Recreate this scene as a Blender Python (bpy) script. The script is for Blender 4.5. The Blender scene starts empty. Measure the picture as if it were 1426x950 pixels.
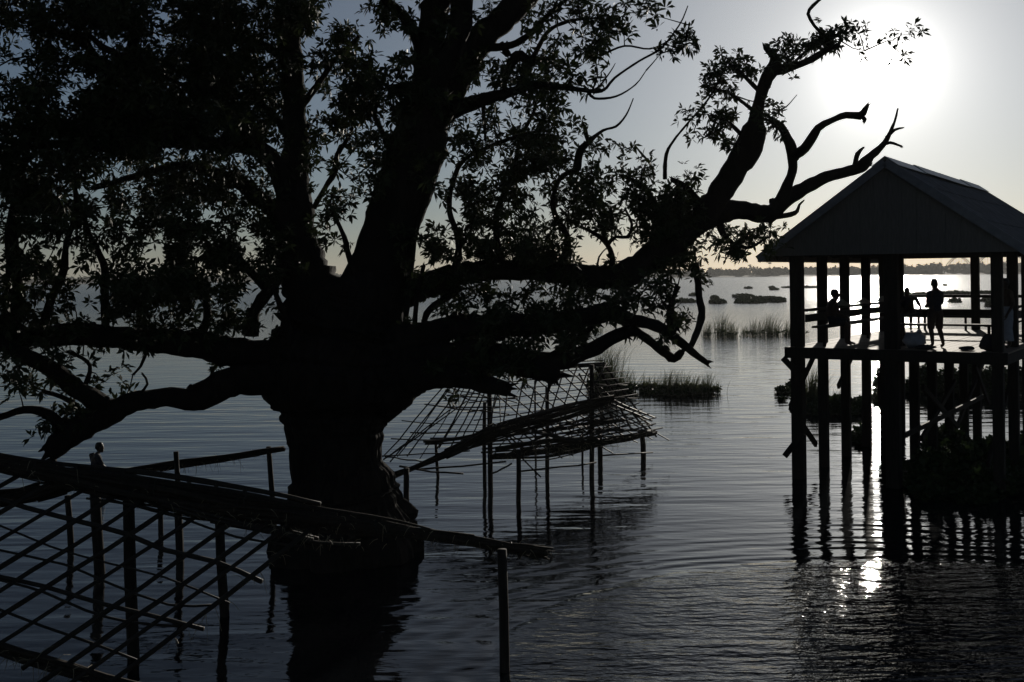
import bpy, math, random
import numpy as np
from mathutils import Vector, Matrix, noise as mnoise

random.seed(11)
rng = np.random.default_rng(11)
S = bpy.context.scene
COL = S.collection
F = 1529.0            # focal length in pixels of the 1426 px wide photograph
H = 5.1               # height of the eye above the water
ROLL = 0.0107
PX, PY = 713.0, 383.3 # principal point

# ------------------------------------------------------------------ geometry helpers
def P(px, py, d):
    xc, yc = (px - PX) / F, (PY - py) / F
    return Vector(((xc * math.cos(ROLL) + yc * math.sin(ROLL)) * d, d,
                   H + (-xc * math.sin(ROLL) + yc * math.cos(ROLL)) * d))

def W(px, py, z=0.0):
    """point of the water surface seen at a pixel"""
    xc, yc = (px - PX) / F, (PY - py) / F
    s = -xc * math.sin(ROLL) + yc * math.cos(ROLL)
    return P(px, py, (z - H) / s)

class MB:
    def __init__(self):
        self.v, self.f = [], []
    def add(self, vs, fs):
        b = len(self.v)
        self.v.extend([tuple(q) for q in vs])
        self.f.extend([tuple(b + i for i in q) for q in fs])
        return self
    def tube(self, pts, rad, n=7, wob=0.0, caps=True, seed=0.0):
        pts = [Vector(p) for p in pts]
        if not hasattr(rad, '__len__'):
            rad = [rad] * len(pts)
        vs, fs = [], []
        m = len(pts)
        ref = None
        for i, p in enumerate(pts):
            t = (pts[min(i + 1, m - 1)] - pts[max(i - 1, 0)])
            if t.length < 1e-9: t = Vector((0, 0, 1))
            t.normalize()
            if ref is None:
                ref = Vector((1, 0, 0)) if abs(t.x) < 0.8 else Vector((0, 1, 0))
            a = (ref - t * ref.dot(t))
            if a.length < 1e-6:
                a = t.orthogonal()
            a.normalize(); ref = a
            b = t.cross(a)
            for k in range(n):
                an = 2 * math.pi * k / n
                dr = a * math.cos(an) + b * math.sin(an)
                r = rad[i]
                q = p + dr * r
                if wob:
                    s = mnoise.noise(q * (0.55 / max(r, .05)) + Vector((seed, 0, 0))) * .6 + mnoise.noise(q * (1.9 / max(r, .05))) * .4
                    q = p + dr * r * (1 + wob * s)
                vs.append(q)
        for i in range(m - 1):
            for k in range(n):
                k2 = (k + 1) % n
                fs.append((i * n + k, i * n + k2, (i + 1) * n + k2, (i + 1) * n + k))
        if caps:
            fs.append(tuple(range(n - 1, -1, -1)))
            fs.append(tuple((m - 1) * n + k for k in range(n)))
        return self.add(vs, fs)
    def bar(self, a, b, w, h, up=(0, 0, 1), over=0.0):
        """square timber from a to b, w wide and h high"""
        a, b = Vector(a), Vector(b)
        t = (b - a).normalized()
        a = a - t * over; b = b + t * over
        up = Vector(up)
        s = t.cross(up)
        if s.length < 1e-5: s = t.orthogonal()
        s.normalize(); u = s.cross(t)
        vs = []
        for p in (a, b):
            for i, j in ((-1, -1), (1, -1), (1, 1), (-1, 1)):
                vs.append(p + s * (i * w / 2) + u * (j * h / 2))
        return self.add(vs, [(0, 1, 2, 3), (7, 6, 5, 4), (0, 4, 5, 1), (1, 5, 6, 2), (2, 6, 7, 3), (3, 7, 4, 0)])
    def loft(self, rings, close=True):
        n = len(rings[0]); vs = [q for r in rings for q in r]; fs = []
        for i in range(len(rings) - 1):
            for k in range(n):
                k2 = (k + 1) % n
                fs.append((i * n + k, i * n + k2, (i + 1) * n + k2, (i + 1) * n + k))
        if close:
            fs.append(tuple(range(n - 1, -1, -1)))
            fs.append(tuple((len(rings) - 1) * n + k for k in range(n)))
        return self.add(vs, fs)
    def build(self, name, mat, parent=None, smooth=False, bevel=0.0):
        me = bpy.data.meshes.new(name)
        off = Vector((0, 0, 0))
        if parent is not None:
            off = parent['_base'] if False else BASE.get(parent.name, Vector((0, 0, 0)))
            off = Vector(off)
        me.from_pydata([(q[0] - off.x, q[1] - off.y, q[2] - off.z) for q in self.v], [], self.f)
        me.validate()
        if smooth:
            me.polygons.foreach_set('use_smooth', [True] * len(me.polygons))
        me.materials.append(mat)
        o = bpy.data.objects.new(name, me)
        COL.objects.link(o)
        if parent is not None:
            o.parent = parent
            BASE[o.name] = off
        if bevel:
            m = o.modifiers.new('bevel', 'BEVEL'); m.width = bevel; m.segments = 1; m.limit_method = 'ANGLE'
        return o

BASE = {}
def tag(o, label=None, cat=None, group=None, kind=None):
    if label: o['label'] = label
    if cat: o['category'] = cat
    if group: o['group'] = group
    if kind: o['kind'] = kind
    return o
def thing(name, label, cat, loc, group=None):
    o = bpy.data.objects.new(name, None); o.empty_display_size = .2
    COL.objects.link(o); o.location = loc
    BASE[o.name] = Vector(loc)
    return tag(o, label, cat, group)

def spline(pts, step=0.12):
    """Catmull-Rom through rows of numbers (x,y,z,r,...)"""
    A = [np.array(p, float) for p in pts]
    A = [2 * A[0] - A[1]] + A + [2 * A[-1] - A[-2]]
    out = []
    for i in range(1, len(A) - 2):
        p0, p1, p2, p3 = A[i - 1:i + 3]
        n = max(2, int(np.linalg.norm((p2 - p1)[:3]) / step))
        for k in range(n):
            t = k / n
            out.append(.5 * ((2 * p1) + (-p0 + p2) * t + (2 * p0 - 5 * p1 + 4 * p2 - p3) * t * t + (-p0 + 3 * p1 - 3 * p2 + p3) * t ** 3))
    out.append(A[-2])
    return np.array(out)

# ------------------------------------------------------------------ materials
def newmat(name):
    m = bpy.data.materials.new(name); m.use_nodes = True
    return m, m.node_tree.nodes, m.node_tree.links, m.node_tree.nodes['Principled BSDF']
def mat(name, c1, c2, scale=6.0, rough=.75, bump=.3, stretch=(1, 1, 1), spec=.3, dist=.02, metallic=0):
    m, N, L, b = newmat(name)
    tc = N.new('ShaderNodeTexCoord'); mp = N.new('ShaderNodeMapping'); mp.inputs['Scale'].default_value = stretch
    L.new(tc.outputs['Object'], mp.inputs['Vector'])
    nz = N.new('ShaderNodeTexNoise'); nz.inputs['Scale'].default_value = scale; nz.inputs['Detail'].default_value = 6
    nz.inputs['Roughness'].default_value = .65
    L.new(mp.outputs[0], nz.inputs['Vector'])
    cr = N.new('ShaderNodeValToRGB'); cr.color_ramp.elements[0].position = .3; cr.color_ramp.elements[1].position = .7
    cr.color_ramp.elements[0].color = (*c1, 1); cr.color_ramp.elements[1].color = (*c2, 1)
    L.new(nz.outputs['Fac'], cr.inputs[0]); L.new(cr.outputs[0], b.inputs['Base Color'])
    b.inputs['Roughness'].default_value = rough; b.inputs['Specular IOR Level'].default_value = spec
    b.inputs['Metallic'].default_value = metallic
    if bump:
        bp = N.new('ShaderNodeBump'); bp.inputs['Strength'].default_value = bump; bp.inputs['Distance'].default_value = dist
        L.new(nz.outputs['Fac'], bp.inputs['Height']); L.new(bp.outputs[0], b.inputs['Normal'])
    return m
def leafmat(name, c1, c2, trans=.25, rough=.42, scale=3.0):
    m, N, L, b = newmat(name)
    tc = N.new('ShaderNodeTexCoord')
    nz = N.new('ShaderNodeTexNoise'); nz.inputs['Scale'].default_value = scale; nz.inputs['Detail'].default_value = 4
    L.new(tc.outputs['Object'], nz.inputs['Vector'])
    cr = N.new('ShaderNodeValToRGB'); cr.color_ramp.elements[0].position = .3; cr.color_ramp.elements[1].position = .7
    cr.color_ramp.elements[0].color = (*c1, 1); cr.color_ramp.elements[1].color = (*c2, 1)
    L.new(nz.outputs['Fac'], cr.inputs[0]); L.new(cr.outputs[0], b.inputs['Base Color'])
    b.inputs['Roughness'].default_value = rough; b.inputs['Specular IOR Level'].default_value = .2
    tr = N.new('ShaderNodeBsdfTranslucent'); L.new(cr.outputs[0], tr.inputs['Color'])
    mx = N.new('ShaderNodeMixShader'); mx.inputs[0].default_value = trans
    L.new(b.outputs[0], mx.inputs[1]); L.new(tr.outputs[0], mx.inputs[2])
    L.new(mx.outputs[0], N['Material Output'].inputs['Surface'])
    return m

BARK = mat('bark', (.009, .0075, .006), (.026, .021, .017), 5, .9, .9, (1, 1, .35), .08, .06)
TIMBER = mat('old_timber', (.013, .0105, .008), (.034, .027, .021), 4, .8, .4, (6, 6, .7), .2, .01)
PLANK = mat('deck_boards', (.17, .125, .09), (.30, .225, .165), 3, .75, .4, (1, 1, 1), .2, .006)
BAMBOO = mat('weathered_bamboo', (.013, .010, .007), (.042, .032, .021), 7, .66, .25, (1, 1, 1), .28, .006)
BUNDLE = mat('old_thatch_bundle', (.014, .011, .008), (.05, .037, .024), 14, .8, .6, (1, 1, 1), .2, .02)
STRAW = mat('dry_straw', (.22, .17, .1), (.4, .32, .2), 9, .55, 0)
ROOFM = mat('corrugated_roof_sheet', (.035, .034, .036), (.115, .115, .12), 1.6, .6, .2, (2.2, 2.2, .5), .3, .006)
TRIM = mat('painted_fascia_board', (.13, .13, .145), (.2, .2, .215), 5, .6, .15)
PANEL = mat('gable_boarding', (.11, .10, .09), (.16, .145, .132), 4, .7, .2, (8, 8, 1))
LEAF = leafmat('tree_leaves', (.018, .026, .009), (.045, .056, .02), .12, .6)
REED = leafmat('reed_blades', (.04, .048, .02), (.09, .10, .045), .32, .6)
HYA = leafmat('water_plant_leaves', (.018, .032, .011), (.042, .065, .022), .12, .5)
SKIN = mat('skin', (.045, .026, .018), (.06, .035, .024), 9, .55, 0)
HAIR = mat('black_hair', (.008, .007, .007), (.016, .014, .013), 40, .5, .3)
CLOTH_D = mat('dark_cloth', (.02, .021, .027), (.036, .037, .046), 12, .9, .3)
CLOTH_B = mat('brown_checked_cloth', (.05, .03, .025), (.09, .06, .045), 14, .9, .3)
CLOTH_P = mat('pale_cloth', (.24, .24, .26), (.36, .36, .385), 8, .9, .3)
CANE = mat('pale_palm_leaf', (.32, .29, .22), (.46, .42, .33), 18, .8, .3)
SHORE = mat('far_bank_earth', (.05, .05, .035), (.10, .095, .065), .05, .9, 0)
BED = mat('lake_bed_mud', (.02, .018, .014), (.035, .03, .024), .4, .9, 0)
WOOD_FAR = leafmat('far_wood_leaves', (.028, .042, .016), (.06, .075, .03), .15, .6, .2)
CONC = mat('bridge_steel', (.3, .31, .32), (.36, .37, .38), .3, .6, 0)

def water_mat():
    m, N, L, b = newmat('lake_water')
    geo = N.new('ShaderNodeNewGeometry')
    sep = N.new('ShaderNodeSeparateXYZ'); L.new(geo.outputs['Position'], sep.inputs[0])
    def maprange(src, a, bb, c, d):
        n = N.new('ShaderNodeMapRange'); n.inputs[1].default_value = a; n.inputs[2].default_value = bb
        n.inputs[3].default_value = c; n.inputs[4].default_value = d
        L.new(src, n.inputs[0]); return n.outputs[0]
    def noise(sc, stretch, detail=3, rot=0.0, rough=.5):
        mp = N.new('ShaderNodeMapping'); mp.inputs['Scale'].default_value = stretch; mp.inputs['Rotation'].default_value = (0, 0, rot)
        L.new(geo.outputs['Position'], mp.inputs['Vector'])
        n = N.new('ShaderNodeTexNoise'); n.inputs['Scale'].default_value = sc; n.inputs['Detail'].default_value = detail
        n.inputs['Roughness'].default_value = rough
        L.new(mp.outputs[0], n.inputs['Vector']); return n.outputs['Fac']
    def math_(op, a, bb=None):
        n = N.new('ShaderNodeMath'); n.operation = op
        for i, q in enumerate((a, bb)):
            if q is None: continue
            if isinstance(q, (int, float)): n.inputs[i].default_value = q
            else: L.new(q, n.inputs[i])
        return n.outputs[0]
    # long gentle ripples, short chop, and breeze patches that vary over the lake
    big = noise(1.0, (.28, 1.25, 1), 2, .06)
    mid = noise(1.0, (1.1, 3.6, 1), 3, -.10)
    fine = noise(1.0, (5.0, 9.0, 1), 3, .2)
    patch = noise(1.0, (.035, .09, 1), 2)
    patch = maprange(patch, .35, .65, .45, 1.3)
    far = maprange(sep.outputs[1], 60, 130, 0, 1)        # the open lake is ruffled by wind
    # a swimmer's wake: ring ripples, choppy inside
    cx, cy = WAKE
    dx = math_('SUBTRACT', sep.outputs[0], cx); dy = math_('SUBTRACT', sep.outputs[1], cy)
    r = math_('SQRT', math_('ADD', math_('MULTIPLY', math_('MULTIPLY', dx, dx), 1.6), math_('MULTIPLY', math_('MULTIPLY', dy, dy), 2.2)))
    rw = math_('ADD', r, math_('MULTIPLY', big, 1.2))
    ring = math_('SINE', math_('MULTIPLY', rw, 9.0))
    env = math_('MULTIPLY', maprange(r, 7.2, 8.1, 0, 1), maprange(r, 8.1, 13.0, 1, 0))
    inside = maprange(r, 8.2, 7.5, 0, 1)
    h = math_('MULTIPLY', big, .042)
    h = math_('ADD', h, math_('MULTIPLY', math_('MULTIPLY', mid, patch), .012))
    h = math_('ADD', h, math_('MULTIPLY', math_('MULTIPLY', fine, math_('ADD', .35, math_('MULTIPLY', inside, 3.0))), .0048))
    h = math_('ADD', h, math_('MULTIPLY', math_('MULTIPLY', mid, inside), .042))
    h = math_('ADD', h, math_('MULTIPLY', math_('MULTIPLY', ring, env), .006))
    h = math_('ADD', h, math_('MULTIPLY', math_('MULTIPLY', noise(1.0, (.9, 2.4, 1), 4), far), .16))
    bp = N.new('ShaderNodeBump'); bp.inputs['Strength'].default_value = 1.0; bp.inputs['Distance'].default_value = 1.0
    L.new(h, bp.inputs['Height']); L.new(bp.outputs[0], b.inputs['Normal'])
    b.inputs['Base Color'].default_value = (.006, .0075, .009, 1)
    b.inputs['IOR'].default_value = 1.33
    L.new(math_('ADD', maprange(sep.outputs[1], 40, 220, .03, .2), math_('MULTIPLY', inside, .05)), b.inputs['Roughness'])
    b.inputs['Specular IOR Level'].default_value = .5
    return m
WAKE = (W(1400, 950).x, W(1400, 950).y + .4)
WATER = water_mat()

# ------------------------------------------------------------------ the setting
def sheet(name, x0, x1, y0, y1, z, m, kind='structure'):
    mb = MB().add([(x0, y0, z), (x1, y0, z), (x1, y1, z), (x0, y1, z)], [(0, 1, 2, 3)])
    return tag(mb.build(name, m), kind=kind)
sheet('water', -1500, 1700, -60, 1345, 0, WATER)
sheet('lake_bed', -1500, 1700, -61, 1346, -2.6, BED)
# far bank: low ground that rises behind the water
mb = MB(); nx = 60
rows = [(1285, -.4), (1300, .25), (1330, 1.6), (1500, 2.4), (2300, 4)]
for i in range(nx + 1):
    x = -1500 + 3200 * i / nx
    for j, (y, z) in enumerate(rows):
        w = 9 * math.sin(x * .013) + 6 * math.sin(x * .041 + 1) if j < 3 else 0
        mb.v.append((x, y + w, z))
for i in range(nx):
    for j in range(len(rows) - 1):
        a = i * len(rows) + j
        mb.f.append((a, a + len(rows), a + len(rows) + 1, a + 1))
tag(mb.build('far_shore', SHORE), kind='structure')

def np_mesh(name, V, Q, m, parent=None, k=4):
    """mesh from numpy verts and k-gon index rows"""
    off = BASE.get(parent.name, Vector((0, 0, 0))) if parent else Vector((0, 0, 0))
    V = np.asarray(V, np.float32) - np.array(off, np.float32)
    me = bpy.data.meshes.new(name)
    me.vertices.add(len(V)); me.vertices.foreach_set('co', V.ravel())
    me.loops.add(Q.size); me.loops.foreach_set('vertex_index', Q.astype(np.int32).ravel())
    me.polygons.add(len(Q)); me.polygons.foreach_set('loop_start', np.arange(0, Q.size, k, dtype=np.int32))
    me.polygons.foreach_set('loop_total', np.full(len(Q), k, np.int32))
    me.update(calc_edges=True); me.validate()
    me.materials.append(m)
    o = bpy.data.objects.new(name, me); COL.objects.link(o)
    if parent: o.parent = parent; BASE[o.name] = off
    return o

def leaf_quads(C, A, n, L0, L1, wr, th0=.6, th1=1.7, mid=.55):
    """whorls of n leaves at centres C with axes A -> verts, quads"""
    m = len(C)
    C = np.repeat(C, n, 0); A = np.repeat(A, n, 0)
    A = A / np.linalg.norm(A, axis=1, keepdims=True)
    R = rng.normal(size=C.shape); R -= A * (R * A).sum(1, keepdims=True); R /= np.linalg.norm(R, axis=1, keepdims=True)
    th = rng.uniform(th0, th1, (len(C), 1))
    D = A * np.cos(th) + R * np.sin(th)
    D[:, 2] -= .15; D /= np.linalg.norm(D, axis=1, keepdims=True)
    Sd = np.cross(D, A + rng.normal(size=C.shape) * .35); Sd /= (np.linalg.norm(Sd, axis=1, keepdims=True) + 1e-9)
    Nn = np.cross(Sd, D)
    L = rng.uniform(L0, L1, (len(C), 1)); Wd = L * wr * rng.uniform(.8, 1.25, (len(C), 1)) * .5
    b0 = C + D * L * .08 + rng.normal(size=C.shape) * .012
    droop = np.array([[0, 0, -1.0]]) * L * .10
    v = np.stack([b0, b0 + D * L * mid + Sd * Wd + Nn * Wd * .3, b0 + D * L + droop, b0 + D * L * mid - Sd * Wd + Nn * Wd * .3], 1).reshape(-1, 3)
    q = np.arange(len(v)).reshape(-1, 4)
    return v, q

# far wood on the other bank (one mass): crowns of leaf clumps, palms sticking out
C = []; 
for x in np.arange(-1100, 1400, 4.5):
    hill = 10 + 4.5 * mnoise.noise(Vector((x * .011, 3, 0))) + 4 * mnoise.noise(Vector((x * .035, 7, 0)))
    if x > 470: hill = hill * 1.2 + 3
    if x < -250: hill *= .8
    for k in range(2):
        y = 1335 + random.uniform(0, 130)
        h = max(3.5, hill * random.uniform(.65, 1.12)); r = random.uniform(3.0, 6.0)
        n = 46
        p = rng.normal(size=(n, 3)); p /= np.linalg.norm(p, axis=1, keepdims=True); p *= rng.uniform(.55, 1, (n, 1))
        c = np.array([x + random.uniform(-4, 4), y, 1.6 + h * .42]) + p * np.array([r, r, h * .46])
        C.append(c)
C = np.concatenate(C)
v, q = leaf_quads(C, rng.normal(size=C.shape) + np.array([0, 0, .4]), 3, 1.6, 3.4, .9, .8, 2.2)
o = np_mesh('far_wood', v, q, WOOD_FAR); tag(o, kind='stuff')

# palms that stand out above the far wood
def palm(px, top_y, d=1340):
    t = P(px, top_y, d); base = Vector((t.x + random.uniform(-1, 1), d, 1.4))
    th = thing('palm_tree', 'far ' + PALM_L.pop(0), 'palm tree', base, 'palms on the far bank')
    MB().tube([base, base.lerp(t, .5) + Vector((.4, 0, 0)), t], [.3, .22, .16], 6).build('trunk', BARK, th)
    c = MB()
    for k in range(14):
        an = k * 2.4; dr = Vector((math.cos(an), math.sin(an), 0))
        up = random.uniform(.1, .9); Lf = random.uniform(2.4, 3.4)
        pr = None; pts = []
        for s in range(6):
            u = s / 5; pts.append(t + dr * Lf * u + Vector((0, 0, up * Lf * u - 1.1 * Lf * u * u * .8)))
        sd = Vector((-dr.y, dr.x, 0))
        for s in range(5):
            w0 = .55 * math.sin(math.pi * min(1, (s + .3) / 5.2)); w1 = .55 * math.sin(math.pi * min(1, (s + 1.2) / 5.2)) if s < 4 else .05
            a, b = pts[s], pts[s + 1]; dz = Vector((0, 0, -.35))
            c.add([a, b, b + sd * w1 + dz * w1, a + sd * w0 + dz * w0], [(0, 1, 2, 3)])
            c.add([a, b, b - sd * w1 + dz * w1, a - sd * w0 + dz * w0], [(0, 1, 2, 3)])
    c.build('crown', WOOD_FAR, th)
PALM_L = ['palm above the hazy wood, tallest one left of the pavilion roof', 'palm with a ragged head, close left of the tallest palm',
          'low palm on the far bank nearest to the big tree', 'palm over the far wood seen between the pavilion posts, left of the arch bridge']
for a in ((1099, 364), (1072, 366), (1044, 369), (1310, 356)): palm(*a)

# arch bridge far behind the wood
c0 = P(1310, 362, 1750); 
th = thing('arch_bridge', 'pale steel bridge with low arches, faint behind the far wood', 'bridge', (c0.x, 1750, 0))
dz = 11.0
x0 = P(1318, 370, 1750).x
for k in range(3):
    span = 40.0; xs = x0 + k * 46
    m_ = MB()
    for yy in (1746, 1755):
        m_.tube([(xs + span * t, yy, dz + 4 * 15.5 * t * (1 - t)) for t in np.linspace(0, 1, 15)], .7, 6)
        for t in np.linspace(.12, .88, 8):
            m_.tube([(xs + span * t, yy, dz), (xs + span * t, yy, dz + 4 * 15.5 * t * (1 - t))], .13, 4)
    m_.build('arch', CONC, th)
    MB().bar((xs - 3, 1750.5, .5), (xs - 3, 1750.5, dz - .8), 3, 8, (1, 0, 0)).build('pier', CONC, th)
MB().bar((x0 - 30, 1750.5, dz), (x0 + 200, 1750.5, dz), 9, 1.4).build('bridge_deck', CONC, th)

# ------------------------------------------------------------------ the great tree
TD = 20.3
tree = thing('lake_tree', 'huge dark tree with spreading boughs standing in the water', 'tree', P(478, 772, TD) * 1.0)
tree.location.z = 0; BASE[tree.name] = Vector(tree.location)
BR = []     # sampled branch points for attaching twigs
def limb(name, pts, n=12, wob=.22, step=.10, label=None, jig=.0, target=None):
    rows = []
    for q in pts:
        px, py, w = q[:3]; dd = q[3] if len(q) > 3 else 0.0
        d = TD + dd
        p = P(px, py, d); rows.append((p.x, p.y, p.z, w * .5 * d / F))
    A = spline(rows, step)
    s = random.uniform(0, 50)
    for i in range(1, len(A) - 1):
        r = A[i, 3]
        nq = Vector(A[i, :3]) * 2.2; nv = [mnoise.noise(nq + Vector((s, 17.0 * k, 31.0 * k))) for k in range(3)]
        A[i, :3] += np.array(nv) * min(.05, r * .35)
        A[i, 3] = max(.006, r * (1 + .16 * mnoise.noise(Vector(A[i, :3]) * (1.1 / max(r, .08)) + Vector((0, s, 0)))))
    BR.append(A[:, :3].copy())
    mb = target if target is not None else MB()
    mb.tube([Vector(a[:3]) for a in A], [max(.005, a[3]) for a in A], n, wob, seed=s)
    if target is None and name != 'trunk':
        for i in range(3, len(A) - 2):
            if .035 < A[i, 3] < .26 and random.random() < .16:
                c = Vector(A[i, :3]); d = Vector((random.gauss(0, 1), random.gauss(0, .5), random.gauss(.1, 1))).normalized(); rr = A[i, 3]
                L_ = rr * random.uniform(1.05, 1.5)
                mb.tube([c, c + d * L_ * .8, c + d * L_], [rr * .5, rr * random.uniform(.28, .45), rr * .12], 6, .4, seed=i)
        e = Vector(A[-1, :3]); t_ = (e - Vector(A[-3, :3])).normalized(); rr = A[-1, 3]
        if rr > .012:
            for _ in range(5):
                d = (t_ + Vector((random.gauss(0, .35), random.gauss(0, .35), random.gauss(0, .35)))).normalized()
                b0 = e - t_ * rr + Vector((random.gauss(0, .4), random.gauss(0, .4), random.gauss(0, .4))) * rr
                mb.tube([b0, b0 + d * rr * random.uniform(1.2, 3.2)], [rr * .55, rr * .08], 5)
    if target is None:
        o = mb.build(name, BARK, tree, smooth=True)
        if label: o['label'] = label
        return o

# trunk: one lofted column, buttressed at the water
tk = MB()
limb('trunk', [(480, 860, 290), (481, 800, 228), (481, 772, 206), (481, 740, 178), (478, 700, 150), (470, 650, 130), (467, 610, 128), (465, 575, 150), (466, 545, 190), (468, 510, 205), (472, 475, 175), (484, 440, 150), (492, 400, 120)], 132, .08, .06, target=tk)
for i_, q_ in enumerate(tk.v):      # root folds that die out above the water
    x_, y_, z_ = q_; ax_ = tree.location; a_ = math.atan2(y_ - ax_.y, x_ - ax_.x); f_ = max(0, min(1, (2.6 - z_) / 2.6)) ** 1.3
    k_ = 1 + f_ * (.07 * math.sin(7 * a_ + 2.2 * mnoise.noise(Vector((a_, z_ * .6, 0)))) + .04 * math.sin(17 * a_ + z_ * 1.5)) + .034 * abs(math.sin(16 * a_ + 2.6 * mnoise.noise(Vector((a_ * 2, z_ * 1.1, 4))))) + .012 * math.sin(43 * a_ + 4 * mnoise.noise(Vector((a_ * 4, z_ * 2.4, 8))))
    tk.v[i_] = (ax_.x + (x_ - ax_.x) * k_, ax_.y + (y_ - ax_.y) * k_, z_)
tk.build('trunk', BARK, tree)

limb('bough', [(462, 480, 110), (446, 430, 92), (426, 385, 74, .1), (413, 330, 58, .3), (410, 270, 47, .5), (412, 200, 36, .8), (411, 150, 31, 1), (404, 80, 33, 1.2), (397, 20, 27, 1.4), (392, -50, 22, 1.6)], 14, .14)
limb('bough', [(500, 460, 120), (518, 410, 96), (533, 355, 78, -.2), (551, 300, 78, -.4), (572, 235, 80, -.5), (590, 170, 72, -.6), (598, 120, 50, -.7), (598, 70, 42, -.8), (606, 20, 40, -1), (618, -50, 34, -1.2)], 16, .14)
limb('bough', [(585, 190, 60, -.5), (606, 150, 56, -.2), (630, 110, 52, 0), (660, 67, 42, .3), (700, 27, 38, .6), (750, -20, 30, 1)], 12, .15)
limb('bough', [(592, 120, 46, -.7), (632, 70, 28, -1.1), (640, 20, 34, -1.3), (645, -40, 30, -1.5)], 10)
limb('bough', [(590, 110, 26, -.6), (581, 62, 18, -.9), (566, 28, 15, -1.2), (535, -2, 13, -1.5), (500, -40, 10, -2)], 8)
limb('bough', [(598, 175, 34, -.5), (640, 150, 24, -.9), (690, 134, 16, -1.3), (749, 119, 11, -1.7), (800, 124, 7, -2), (838, 127, 5, -2.1), (856, 109, 3.4, -2.2), (890, 85, 3, -2.4), (921, 67, 3, -2.5), (946, 35, 2.2, -2.6), (958, 8, 1.4, -2.7)], 8, .1)
# right hand side
limb('bough', [(520, 440, 90), (554, 413, 50, .2), (611, 391, 36, .5), (659, 379, 30, .8), (706, 377, 29, 1), (773, 379, 30, 1.3), (840, 387, 34, 1.5), (885, 372, 38, 1.6), (930, 340, 40, 1.7), (965, 315, 36, 1.8), (1000, 297, 33, 1.8), (1035, 294, 26, 1.8), (1070, 297, 26, 1.8), (1088, 280, 24, 1.8), (1106, 268, 20, 1.8), (1145, 249, 17, 1.8), (1192, 235, 14, 1.8), (1200, 231, 17, 1.8), (1213, 217, 11, 1.8), (1233, 198, 8, 1.8), (1246, 170, 4, 1.8), (1250, 152, 2.5, 1.8)], 12, .2)
limb('bough', [(965, 316, 34, 1.8), (990, 290, 34, 1.7), (1014, 252, 34, 1.6), (1030, 222, 36, 1.5), (1050, 190, 40, 1.5), (1052, 172, 24, 1.5), (1058, 140, 17, 1.4), (1068, 110, 19, 1.3), (1078, 92, 20, 1.3), (1077, 78, 13, 1.3), (1066, 66, 8, 1.3)], 12, .2)
limb('bare_branch', [(1072, 100, 18, 1.3), (1100, 94, 11, 1.2), (1130, 82, 10, 1.1), (1152, 70, 8, 1.0), (1170, 62, 5, .9)], 8, .2)
limb('bare_branch', [(1156, 70, 6, 1.0), (1148, 50, 5, 1.0), (1134, 36, 5, 1.0), (1125, 20, 5, 1.0), (1132, 8, 5, 1.0), (1148, -6, 4, 1.0), (1165, -25, 4, 1.0)], 8, .15)
limb('bare_branch', [(1088, 282, 18, 1.8), (1098, 252, 14, 1.7), (1104, 232, 13, 1.6), (1103, 214, 15, 1.5), (1097, 194, 13, 1.4), (1088, 176, 12, 1.3), (1073, 166, 10, 1.2)], 8, .2)
limb('bare_branch', [(1103, 216, 14, 1.5), (1122, 205, 15, 1.3), (1139, 179, 11, 1.1), (1158, 169, 9, 1), (1179, 160, 10, .9), (1198, 161, 11, .8), (1205, 152, 8, .8), (1209, 145, 4, .8)], 8, .25)
for pts in ([(1200, 162, 5, .8), (1204, 167, 7, .8), (1203, 171, 3, .8)], [(1190, 232, 7, 1.8), (1194, 215, 7, 1.8), (1203, 205, 2.5, 1.8)], [(1200, 232, 8, 1.8), (1213, 229, 5, 1.8)],
            [(1226, 203, 6, 1.8), (1240, 199, 5, 1.8), (1256, 204, 3, 1.8)], [(1234, 192, 5, 1.8), (1246, 181, 4, 1.8), (1258, 178, 2, 1.8)], [(1080, 302, 9, 1.8), (1100, 299, 8, 1.8), (1110, 294, 6, 1.8), (1113, 285, 4, 1.8), (1120, 279, 2, 1.8)],
            [(820, 128, 4, -2), (828, 137, 4, -2), (858, 134, 3, -2.1), (885, 118, 2, -2.1), (900, 98, 1.2, -2.1)], [(824, 128, 3, -2), (835, 120, 3, -2), (850, 100, 2, -2), (857, 88, 1, -2)],
            [(824, 128, 3, -2), (832, 105, 2, -2), (830, 85, 1, -2)], [(788, 122, 3, -2), (797, 108, 3, -2), (795, 102, 3, -2), (807, 92, 1.5, -2)],
            [(803, 236, 12, .5), (808, 212, 11, .5), (820, 198, 8, .5), (840, 182, 4, .5), (858, 176, 3.5, .5), (872, 160, 2.5, .5), (882, 137, 1.5, .5)], [(820, 198, 7, .5), (816, 188, 6, .5), (814, 177, 5, .5)],
            [(926, 250, 6, 1.5), (928, 215, 5, 1.5), (938, 196, 3.5, 1.5), (955, 175, 3, 1.5), (985, 140, 3, 1.5), (1002, 112, 2.6, 1.5), (1012, 86, 2, 1.5)],
            [(912, 245, 4, 1.4), (905, 228, 3.5, 1.4), (892, 212, 3, 1.4), (884, 202, 2, 1.4)],
            [(740, 90, 14, .4), (720, 78, 16, .5), (700, 118, 10, .3)], [(1084, 155, 4, 1.2), (1096, 148, 2, 1.2), (1110, 132, 1, 1.2)],
            [(672, 140, 5, -1), (674, 165, 5, -1), (676, 195, 4, -1)], [(697, 60, 9, .3), (708, 78, 9, .3), (702, 70, 8, .3)]):
    limb('branchlet', pts, 6, .15, .08)
limb('bough', [(840, 95, 4, -1), (790, 100, 5, -1), (835, 78, 4, -1), (870, 64, 3, -1), (905, 68, 2.5, -1), (935, 55, 2, -1)][2:], 6, .1)
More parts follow.
